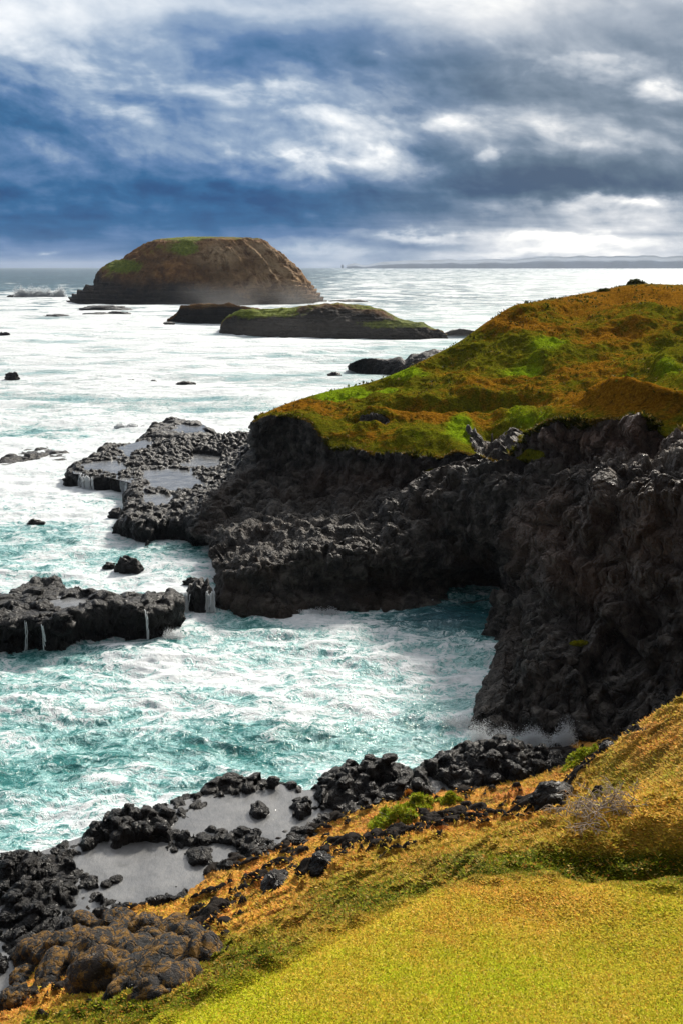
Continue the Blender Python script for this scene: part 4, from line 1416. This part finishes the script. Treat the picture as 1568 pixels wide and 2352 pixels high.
scatter_line([(0, 1975), (150, 1925), (300, 1885), (400, 1835), (520, 1795), (650, 1795)], 80, .5, .11, .28, 'black knobbly boulder in the long rim between the cove and the tide pools', 'boulders of the seaward rim')
scatter_line([(20, 2020), (90, 2060), (150, 2050), (60, 2110), (30, 2160)], 50, .5, .11, .28, 'black boulder heaped left of the large grey pool near the left edge', 'boulders left of the large pool')
scatter_line([(770, 1800), (860, 1775), (950, 1800), (880, 1840), (800, 1850)], 44, .7, .12, .32, 'black boulder on the middle mound, left of the water gap', 'boulders of the middle mound')
scatter_line([(1010, 1745), (1100, 1730), (1220, 1750), (1150, 1790), (1060, 1790)], 44, .7, .12, .32, 'black boulder on the right mound at the foot of the near cliff', 'boulders of the right mound')
scatter_line([(330, 1925), (450, 1900), (540, 1905), (640, 1925)], 20, .3, .12, .28, 'black boulder on the low bar dividing the large pool from the upper pool', 'boulders of the bar between pools')
scatter_line([(540, 1965), (640, 1950), (720, 1910)], 12, .3, .12, .28, 'black boulder where the upper pool meets the orange turf', 'boulders at the turf edge')
for x, y, s, lab in [(247, 2036, .20, 'left of two small boulders standing in the large grey pool'), (268, 2026, .22, 'right of two small boulders standing in the large grey pool'),
                     (460, 1975, .42, 'round boulder in the large pool by the turf edge'), (470, 1935, .38, 'black boulder between the large pool and the upper pools'),
                     (597, 1870, .45, 'boulder island in the middle of the upper pool'), (692, 1855, .34, 'boulder on the divide between upper pool and the side channel'),
                     (745, 1895, .4, 'boulder in the narrow channel beside the turf edge'), (160, 2105, .22, 'lone black boulder in the small pool by the lichen rocks')]:
    p = PZ(x, y, .72)
    boulder(p[0], p[1], .80, s, lab, BOULD, int(x))


def slope_z(x, y):
    return float(interp_z(SLP, np.array([x]), np.array([y]))[0])


scatter_line([(560, 1838), (620, 1860), (660, 1842)], 9, .35, .07, .2, 'small black rock standing in the upper grey pool', 'rocks in the upper pool')
scatter_line([(700, 1835), (728, 1870), (760, 1895)], 9, .22, .08, .22, 'black rock in the narrow side channel right of the upper pool', 'rocks in the side channel')
scatter_line([(400, 1950), (470, 1965), (510, 1990)], 9, .3, .08, .24, 'black rock at the right end of the large grey pool', 'rocks at the right end of the large pool')


def ray_slope(x, y):
    for Y in np.arange(9, 40, .05):
        p = PY(x, y, Y)
        if p[2] <= slope_z(p[0], Y):
            return p
    return p


LR = [(90, 2190, 1.0), (150, 2165, .85), (215, 2180, .95), (260, 2150, .8), (120, 2245, .95), (185, 2240, .8), (240, 2230, .9), (300, 2200, .95), (345, 2165, .8), (300, 2255, .75), (360, 2225, .9), (400, 2255, .85),
      (420, 2205, .75), (330, 2120, .7), (270, 2105, .7), (200, 2115, .6), (390, 2130, .6), (440, 2150, .6), (470, 2180, .55), (60, 2235, .6), (350, 2280, .6), (30, 2285, .6)]
for k, (x, y, s) in enumerate(LR):
    p = ray_slope(x, y + 14)
    boulder(p[0], p[1] + .1, p[2] - s * .05, s * .74, 'rounded dark boulder spotted with orange lichen in the heap at the lower left', LBOULD, k, 'lichen boulders at the foot of the slope', .85)
for x, y, s, lab in [(1278, 1845, .75, 'dark grey boulder beside the dry tangled shrub on the slope'), (640, 2035, .5, 'black rock lump poking out of the orange turf near its middle'), (1395, 1722, .28, 'dark rock at the upper edge of the turf by the cliff foot'),
                     (745, 1990, .5, 'black rock in the orange turf below the black ridge')]:
    p = ray_slope(x, y)
    boulder(p[0], p[1], p[2] + .05, s, lab, BOULD, int(x), None, .8)

# ------------------------------------------------------------------ plants
def leaf_bush(name, centre, R, Hh, n, cols, L, label, cat, seed, flat=False):
    r = np.random.default_rng(seed)
    u = r.uniform(0, 1, n) ** .5
    a = r.uniform(0, 2 * pi, n)
    lob = 1 + .28 * np.sin(a * 3 + seed) + .18 * np.sin(a * 5 + seed * 2)
    x, y = R * u * np.cos(a) * lob, R * .8 * u * np.sin(a) * lob
    zt = Hh * np.sqrt(np.clip(1 - u ** 2, 0, 1)) * (1 + .25 * np.sin(x * 7 / R) * np.cos(y * 6 / R))
    z = zt * r.uniform(0, 1, n) ** .5
    if flat:
        z = z + np.array([slope_z(centre[0] + xx, centre[1] + yy) - centre[2] for xx, yy in zip(x, y)])
    p = np.stack([x, y, z], -1)
    az = r.uniform(0, 2 * pi, n); tl = r.uniform(-.1, 1.2, n)
    d = np.stack([np.cos(az) * np.cos(tl), np.sin(az) * np.cos(tl), np.sin(tl)], -1)
    s = np.stack([-np.sin(az), np.cos(az), np.zeros(n)], -1)
    ln = L * r.uniform(.6, 1.4, n); w = ln * .5
    aa = p - s * (w * .5)[:, None] + d * (ln * .4)[:, None]
    bb = p + s * (w * .5)[:, None] + d * (ln * .4)[:, None]
    V = np.stack([p, bb, p + d * ln[:, None], aa], 1).reshape(-1, 3)
    c = np.array(cols)[r.integers(0, len(cols), n)] * r.uniform(.7, 1.3, (n, 1))
    root = bpy.data.objects.new(name, None)
    COL.objects.link(root)
    root.location = centre
    tag(root, label, cat)
    link('foliage', raw_mesh('foliage', V, np.arange(len(V)).reshape(-1, 4), M_LEAF, dict(tint=np.repeat(c, 4, 0)), smooth=False), root)
    stems = []
    for k in range(9):
        ang = k * .7 + seed
        e = np.array([R * .6 * cos(ang), R * .5 * sin(ang), Hh * .6])
        stems.append([np.array([0, 0, -.05]), e * .5 + np.array([0, 0, .05 * Hh]), e])
    tubes('stem', stems, R * .02, root)
    return root


def tubes(name, lines, rad, parent, mat=None):
    Vs, Fs, off = [], [], 0
    for ln in lines:
        ln = np.array(ln)
        n = len(ln)
        tg = np.gradient(ln, axis=0)
        tg /= np.maximum(np.linalg.norm(tg, axis=1, keepdims=True), 1e-6)
        s = np.cross(tg, np.array([.31, .17, .93])); s /= np.maximum(np.linalg.norm(s, axis=1, keepdims=True), 1e-6)
        t = np.cross(tg, s)
        rr = rad * np.linspace(1, .35, n)
        for q in range(5):
            an = 2 * pi * q / 5
            Vs.append(ln + (s * cos(an) + t * sin(an)) * rr[:, None])
        for q in range(5):
            for k in range(n - 1):
                a, b = off + q * n + k, off + ((q + 1) % 5) * n + k
                Fs.append((a, b, b + 1, a + 1))
        off += 5 * n
    return link(name, raw_mesh(name, np.concatenate(Vs), np.array(Fs), mat or M_TWIG), parent)


LIME = [(.24, .30, .012), (.30, .33, .02), (.15, .22, .008), (.32, .28, .03)]
for x, y, R, Hh, lab, sd in [(900, 1878, .85, .34, 'largest bright yellow green succulent cushion at the turf edge', 3), (960, 1848, .55, .24, 'second bright succulent cushion just right of the largest one', 5),
                             (1030, 1832, .38, .18, 'small bright succulent tuft by the water gap between two black mounds', 7), (1330, 1752, .7, .3, 'bright green cushion plant on the turf rim near the cliff foot', 9)]:
    p = ray_slope(x, y)
    leaf_bush('succulent_cushion', tuple(p), R, Hh, 2600, LIME, .13, lab, 'plant', sd, True)
p = ray_slope(915, 1835)
leaf_bush('succulent_cushion', tuple(p), .5, .22, 1500, [(.36, .13, .02), (.28, .10, .02), (.40, .20, .03)], .12, 'rust orange cushion plant behind the bright yellow green one', 'plant', 11, True)

DARK = [(.020, .030, .006), (.032, .042, .008), (.05, .05, .01)]


def hill_point(x, y):
    sx, sy = survey(HP)
    k = np.argmin((sx - x) ** 2 + (sy - y) ** 2 + 1e6 * (HV < 2.8))
    return HP.reshape(-1, 3)[k]


for x, y, R, Hh, lab, sd in [(1457, 653, 1.35, .9, 'larger dark shrub on the skyline of the hill', 21), (1385, 668, .9, .5, 'small dark shrub on the hill skyline left of the larger shrub', 23)]:
    p = hill_point(x, y)
    leaf_bush('shrub', tuple(p + np.array([0, -.2, -.35])), R, Hh, 2600, DARK, .3, lab, 'shrub', sd)


def dry_shrub():
    r = np.random.default_rng(99)
    c = ray_slope(1385, 1862)
    root = bpy.data.objects.new('dry_shrub', None)
    COL.objects.link(root)
    root.location = tuple(c)
    tag(root, 'tangled leafless grey shrub sprawling over the slope beside a boulder', 'shrub')
    big, small = [], []

    def grow(p, d, L, lvl, dst):
        pts = [p]
        for k in range(6):
            d = d + r.normal(0, .26, 3) + np.array([0, 0, -.05])
            d /= np.linalg.norm(d)
            p = p + d * L / 6
            zz = slope_z(c[0] + p[0], c[1] + p[1]) - c[2]
            p[2] = max(p[2], zz + .02)
            pts.append(p.copy())
        dst.append(pts)
        if lvl:
            for k in range(4):
                q = pts[r.integers(2, 6)]
                dd = d + r.normal(0, .7, 3)
                grow(q.copy(), dd / np.linalg.norm(dd), L * .6, lvl - 1, small)
    for k in range(30):
        a = r.uniform(0, 2 * pi)
        b = r.uniform(0, .5)
        p = np.array([r.normal(0, .42), r.normal(0, .22), .05])
        p[2] = slope_z(c[0] + p[0], c[1] + p[1]) - c[2] + .03
        grow(p, np.array([cos(a), sin(a) * .7, .55 + b]), r.uniform(.28, .6), 2, big)
    tubes('branch', big, .014, root)
    tubes('twig', small, .007, root)


dry_shrub()

# ------------------------------------------------------------------ white water: falls and bursts
def waterfall(x, y0, y1, w, z_top, label, seed, strands=None, wall=None):
    """vertical strands hanging on a shelf edge, from its lip to the sea"""
    r = np.random.default_rng(seed)
    b = PZ(x, y1, 0.02)
    wid = w * np.linalg.norm(b - np.array([0, 0, HC])) / FV
    Vs, Fs, off = [], [], 0
    ns = 3 * strands if strands else max(5, int(wid / .05))
    for k in range(ns):
        cx = b[0] + r.uniform(-.5, .5) * wid
        ww = r.uniform(.008, .032) * max(1.0, min(2.0, wid * .5))
        if r.uniform() < .3:
            ww *= 1.8
        n = 9
        t = np.linspace(0, 1, n)
        sp = r.uniform(.2, .5)
        cy = b[1] - .35 * t + r.uniform(-.15, .1)
        z0_, z1_ = z_top * r.uniform(.75, 1.02), z_top * max(0, r.uniform(-.5, .35))
        zz = z1_ + (z0_ - z1_) * (1 - t ** 1.4)
        if wall is not None:
            W = wall.reshape(-1, 3)
            W = W[(np.abs(W[:, 0] - cx) < .16) & (np.abs(W[:, 1] - b[1]) < 4)]
            for q in range(n):
                near_ = W[np.abs(W[:, 2] - max(zz[q], .05)) < .3]
                if len(near_):
                    cy[q] = near_[:, 1].min() - .07
            cy = np.minimum(cy, np.minimum.accumulate(cy) + .06)
        cx = cx + np.cumsum(r.normal(0, .02, n))
        wv = ww * (.8 + .5 * t) * r.uniform(.7, 1.3, n)
        A = np.stack([cx - wv, cy + .5 * (1 - t) * 0 + .04, zz], -1)
        Bm = np.stack([cx, cy - wv * .6, zz], -1)
        Cc = np.stack([cx + wv, cy + .04, zz], -1)
        D = np.stack([cx, cy + .12, zz], -1)
        for S in (A, Bm, Cc, D):
            Vs.append(S)
        for q in range(4):
            for i in range(n - 1):
                a, c = off + q * n + i, off + ((q + 1) % 4) * n + i
                Fs.append((a, c, c + 1, a + 1))
        off += 4 * n
    o = link('waterfall', raw_mesh('waterfall', np.concatenate(Vs), np.array(Fs), M_SPRAY))
    tag(o, label, 'waterfall')
    # clear of the wall
    return o


waterfall(188, 1096, 1134, 42, 1.5, 'broad white fall spilling off the front of the rock platform', 1, 16, wall=PLP)
waterfall(272, 1118, 1150, 24, 1.5, 'narrower white fall at the notch of the rock platform', 2, 9, wall=PLP)
waterfall(62, 1440, 1494, 9, 2.0, 'thin white trickle down the shelf wall nearest the left edge', 3, 1, wall=NEP)
waterfall(106, 1448, 1490, 5, 1.9, 'faint trickle right of the brightest one on the shelf wall', 4, 1, wall=NEP)
waterfall(340, 1398, 1466, 8, 1.9, 'thin trickle near the right end of the shelf wall', 5, 1, wall=NEP)
waterfall(428, 1340, 1402, 22, 1.3, 'white water pouring left of the tall rock at the cove mouth', 6, 14)
waterfall(485, 1340, 1400, 20, 1.3, 'white water pouring between the tall rock and the headland point', 7, 12)
waterfall(438, 983, 1006, 20, 1.6, 'small fall off the outcrop behind the platform', 8, 6, wall=OUP)


def spray(name, x, y, w, h, n, label, seed, size=.045, jets=9, texp=2.2):
    r = np.random.default_rng(seed)
    b = PZ(x, y, 0.0)
    sc = np.linalg.norm(b - np.array([0, 0, HC])) / FV
    W, Hh = w * sc, h * sc
    tet = np.array([[1, 1, 1], [1, -1, -1], [-1, 1, -1], [-1, -1, 1]]) * .6
    jx = r.uniform(-.5, .5, jets) * W
    jh = Hh * r.uniform(.35, 1.0, jets)
    jl = r.uniform(-.5, .5, jets)
    k = r.integers(0, jets, n)
    t = r.uniform(0, 1, n) ** texp
    px = b[0] + jx[k] + jl[k] * t * Hh * .6 + r.normal(0, .05 + .14 * W * .3, n) * (1.1 - t * .4) + .25 * np.sin(t * 9 + k) * Hh * .2
    py = b[1] + r.normal(0, .28, n) - .2 * t
    pz = jh[k] * t * r.uniform(.6, 1.05, n)
    s = size * r.uniform(.3, 1.2, n) * (1.15 - .6 * t)
    V = (np.stack([px, py, pz], -1)[:, None] + tet[None] * s[:, None, None]).reshape(-1, 3)
    f = np.array([[0, 1, 2], [0, 3, 1], [0, 2, 3], [1, 3, 2]])
    F = (np.arange(n)[:, None, None] * 4 + f[None]).reshape(-1, 3)
    o = link(name, raw_mesh(name, V, F, M_SPRAY, smooth=False))
    tag(o, label, 'sea spray', kind='stuff')
    return o


spray('sea_spray', 1195, 1722, 190, 80, 60000, 'white spray bursting at the foot of the near cliff', 31, .030, 14)
spray('sea_spray', 1058, 1660, 110, 30, 3500, 'small splash at the left corner of the near cliff', 32, .022, 12)
spray('sea_spray', 395, 1460, 60, 26, 1600, 'splash where the shelf wall meets the cove', 33, .045, 6)
spray('sea_spray', 720, 1405, 110, 16, 1600, 'low splash along the foot of the cave wall', 34, .05, 9)
spray('sea_spray', 95, 684, 100, 30, 9000, 'white breaker bursting over the reef left of the dome island', 35, .40, 60, 1.1)
spray('sea_spray', 210, 690, 40, 16, 6000, 'white surf bursting at the left foot of the dome island', 36, .35, 14, 1.2)
spray('sea_spray', 300, 982, 60, 14, 2500, 'low surf burst behind the platform outcrop', 37, .12, 9)

# ------------------------------------------------------------------ the sea
def build_sea():
    yv = np.concatenate([np.linspace(2150, 1000, 560), np.linspace(999, 700, 230)[0:], np.linspace(699, 620, 90), np.array([619, 618, 617, 616, 615.2, 614.4, 613.9])])
    b = (1176 - yv) / FV
    tan_d = (sin(PITCH) - b * cos(PITCH)) / (cos(PITCH) + b * sin(PITCH))
    Yr = np.unique(np.concatenate([HC / np.maximum(tan_d, 1e-5), [16000, 24000]]))
    Yr = Yr[(Yr > 18) & (Yr <= 24001)]
    tt = np.linspace(-.62, .62, 1150)
    Y = np.broadcast_to(Yr[:, None], (len(Yr), len(tt)))
    X = Y * tt
    Q = np.stack([X, Y, np.zeros_like(X)], -1)
    sx, sy = survey(Q)
    nearm = sstep(Y, 260, 90)
    w1 = fbm(Q * np.array([.6, 1, 1]), .22, 4, .5, seed=901)
    w2 = fbm(Q * np.array([.6, 1, 1]) + w1[..., None] * .8, .50, 3, .45, seed=903, ridged=True) - .5
    w3 = fbm(Q * np.array([.35, 1, 1]), .035, 5, .55, seed=905)
    Z = nearm * (w1 * .75 + w2 * .26) + (1 - nearm) * w3 * 2.2 * sstep(Y, 6000, 400)
    cove = sstep(sy, 1380, 1450)
    crest = np.clip(w2 * 1.1 + w1 * .8, 0, 1) * nearm + np.clip(w3 * 1.3, 0, .6) * (1 - nearm)
    # distance from rock
    S = np.concatenate([np.asarray(s, float)[:, :2] for s in SHORE])
    S = S[(S[:, 1] < 900)]
    dmin = np.full(X.shape, 1e9)
    Xf, Yf = X, Y
    for k in range(len(S)):
        np.minimum(dmin, (Xf - S[k, 0]) ** 2 + (Yf - S[k, 1]) ** 2, out=dmin)
    dmin = np.sqrt(dmin)
    edge = np.exp(-dmin / np.maximum(1.2, Y * .018))
    n1 = fbm(Q * np.array([.5, 1, 1]), .03, 4, .6, seed=907)
    n2 = fbm(Q * np.array([.6, 1, 1]), .11, 4, .6, seed=909)
    foam_glitter = np.interp(sy, [614, 640, 655, 672, 690, 720, 800, 900, 950, 1010, 1150, 1300, 1390, 1450, 1560, 1640, 1700, 1760, 1900, 2000],
                     [.0, .05, .16, .55, .92, 1.08, 1.08, 1.02, .92, .90, .74, .70, .70, .70, .74, .70, .62, .62, .66, .66])
    foam_glitter = np.where((sy < 800), foam_glitter * np.interp(sx, [0, 250, 420, 760, 900, 1568], [1, 1, .98, .86, .82, .82]), foam_glitter)
    foam_glitter = np.where((sy >= 800) & (sy < 900), foam_glitter * np.interp(sx, [0, 420, 700, 1100], [1, .95, .76, .66]), foam_glitter)
    foam_glitter += .50 * sstep(sx, 640, 860) * sstep(sy, 700, 640) + .12 * gauss(sx, sy, 300, 720, 260, 40) * 1 - .20 * gauss(sx, sy, 140, 900, 160, 30) - .12 * gauss(sx, sy, 100, 980, 160, 30)  # first term paints sun glitter right of the islands as white water
    foam_glitter += .25 * gauss(sx, sy, 60, 1090, 120, 45) + .2 * gauss(sx, sy, 330, 985, 60, 16)
    foam_glitter += -.22 * gauss(sx, sy, 60, 1220, 120, 30) - .2 * gauss(sx, sy, 420, 1270, 120, 30) - .15 * gauss(sx, sy, 60, 1310, 100, 30)
    foam_glitter += -.62 * gauss(sx, sy, 1030, 1410, 170, 50) + .16 * gauss(sx, sy, 450, 1530, 280, 40) + .08 * gauss(sx, sy, 800, 1640, 240, 60) + .16 * gauss(sx, sy, 960, 1740, 160, 40) + .15 * gauss(sx, sy, 100, 1600, 200, 40)
    foam_glitter += -.20 * gauss(sx, sy, 420, 1715, 300, 30) - .14 * gauss(sx, sy, 60, 1780, 120, 60) + .06 * gauss(sx, sy, 700, 1560, 700, 60) - .16 * gauss(sx, sy, 250, 1500, 140, 12) - .22 * gauss(sx, sy, 600, 1440, 70, 16)
    sw = fbm(Q * np.array([.36, 1, 1]), .055, 4, .5, seed=915, ridged=True) - .45
    Z = Z + sw * .9 * sstep(Y, 75, 130) * sstep(Y, 900, 400)
    foam_glitter += sw * .55 * (1 - .75 * sstep(Y, 85, 62))
    foam_glitter += .13 * gauss(sx, sy, 150, 1170, 420, 120)
    foam_glitter += edge * .20 + n1 * .28 + n2 * .24 * nearm
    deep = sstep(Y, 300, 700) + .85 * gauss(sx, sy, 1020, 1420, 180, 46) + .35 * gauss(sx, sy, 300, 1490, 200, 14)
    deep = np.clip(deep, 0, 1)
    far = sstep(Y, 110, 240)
    Z = Z * (1 - .5 * np.exp(-dmin / 1.5))
    P = np.stack([X, Y, Z], -1)
    o = grid_obj('sea', P, M_SEA, dict(foam_glitter=np.clip(foam_glitter - np.interp(sy, [660, 700, 1000, 1350, 1450], [.05, .36, .31, .31, .36]), 0, 1.1), deep=deep, far=far, crest=crest))
    tag(o, kind='structure')


build_sea()

# ------------------------------------------------------------------ far coast
def far_coast():
    Yc = 14000.0
    sil = [(795, 609), (803, 607), (815, 605), (830, 609), (843, 611), (855, 606), (870, 602), (900, 600), (960, 598), (1000, 597), (1060, 596), (1120, 596), (1180, 595), (1215, 594), (1225, 589), (1290, 589), (1380, 588),
           (1450, 588), (1520, 587), (1568, 587), (1800, 585), (2200, 590)]
    xs = np.linspace(795, 2200, 700)
    ys = np.interp(xs, [s[0] for s in sil], [s[1] for s in sil])
    cr = PY(xs, ys, Yc)
    cr[:, 2] += fbm(np.stack([cr[:, 0], cr[:, 0] * 0, cr[:, 0] * 0], -1), .004, 4, .6, seed=921) * 60 * sstep(xs, 850, 1100)
    rows = []
    for f, dy in ((-.2, -520), (.0, -400), (.55, -340), (.85, -120), (1.0, 0), (.7, 800), (-.2, 1800)):
        r = cr.copy()
        r[:, 2] = np.maximum(cr[:, 2], 4) * f if f > 0 else -6 + f
        r[:, 1] += dy
        r[:, 0] *= (Yc + dy) / Yc
        rows.append(r)
    P, vi, ui = loft(np.array(rows)[:, ::10], [6, 12, 12, 10, 8, 4], [10] * 69)
    P[..., 2] += fbm(P, .006, 4, .6, seed=923) * 10 * sstep(P[..., 2], 5, 30)
    o = grid_obj('distant_hills', P, M_COAST)
    tag(o, kind='structure')
    # lone stack off the end of the coast
    c = PY(786, 613.5, Yc - 600)
    me = rock_mesh('sea_stack', 931, M_COAST, 3, 1.2, .3, .1)
    s = link('sea_stack', me, loc=(c[0], c[1], 14))
    s.scale = (15, 15, 38)
    tag(s, 'tiny lone sea stack on the horizon off the end of the far coast', 'sea stack')


far_coast()

# ------------------------------------------------------------------ air
def haze():
    bm = bmesh.new()
    x0, x1, y0, y1, z0, z1 = -16000, 16000, -60, 24100, -8, 110
    vs = [bm.verts.new(c) for c in ((x0, y0, z0), (x1, y0, z0), (x1, y1, z0), (x0, y1, z0), (x0, y0, z1), (x1, y0, z1), (x1, y1, z1), (x0, y1, z1))]
    for f in ((3, 2, 1, 0), (4, 5, 6, 7), (0, 1, 5, 4), (1, 2, 6, 5), (2, 3, 7, 6), (3, 0, 4, 7)):
        bm.faces.new([vs[i] for i in f])
    me = bpy.data.meshes.new('haze')
    bm.to_mesh(me)
    bm.free()
    m = bpy.data.materials.new('thin_sea_air')
    m.use_nodes = True
    t = m.node_tree
    t.nodes.clear()
    v = t.nodes.new('ShaderNodeVolumePrincipled')
    v.inputs['Color'].default_value = (.64, .74, .90, 1)
    v.inputs['Density'].default_value = 0.000042
    v.inputs['Anisotropy'].default_value = 0.0
    o = t.nodes.new('ShaderNodeOutputMaterial')
    t.links.new(v.outputs[0], o.inputs['Volume'])
    me.materials.append(m)
    ob = link('haze', me)
    tag(ob, 'thin pale sea haze over the whole view', 'haze', kind='stuff')


haze()


def mist(name, c, r, dens, label):
    bm = bmesh.new()
    bmesh.ops.create_icosphere(bm, subdivisions=3, radius=1.0)
    me = bpy.data.meshes.new(name)
    bm.to_mesh(me)
    bm.free()
    m = bpy.data.materials.new('drifting_spray_mist')
    m.use_nodes = True
    t = m.node_tree
    t.nodes.clear()
    N = NT(t)
    oc = N.n('ShaderNodeTexCoord').outputs['Object']
    ln = N.n('ShaderNodeVectorMath', operation='LENGTH')
    N.put(ln.inputs[0], oc)
    fall = N.step(ln.outputs['Value'], 1.0, .15)
    nz = N.noise(N.vm('MULTIPLY', N.pos(), (.02, .02, .05)), 1.0, 3, .6)
    v = N.n('ShaderNodeVolumePrincipled')
    v.inputs['Color'].default_value = (.95, .93, .9, 1)
    N.put(v.inputs['Density'], N.mul(fall, N.step(nz, .3, .7), dens))
    o = N.n('ShaderNodeOutputMaterial')
    t.links.new(v.outputs[0], o.inputs['Volume'])
    me.materials.append(m)
    ob = link(name, me, loc=c)
    ob.scale = r
    tag(ob, label, 'mist', kind='stuff')


mist('sea_mist', (-50, 592, 2), (80, 30, 15), .011, 'warm spray mist drifting round the foot of the dome island')
mist('sea_mist', (20, 330, 2), (75, 24, 7), .006, 'thin spray mist along the dark foot of the green islet')
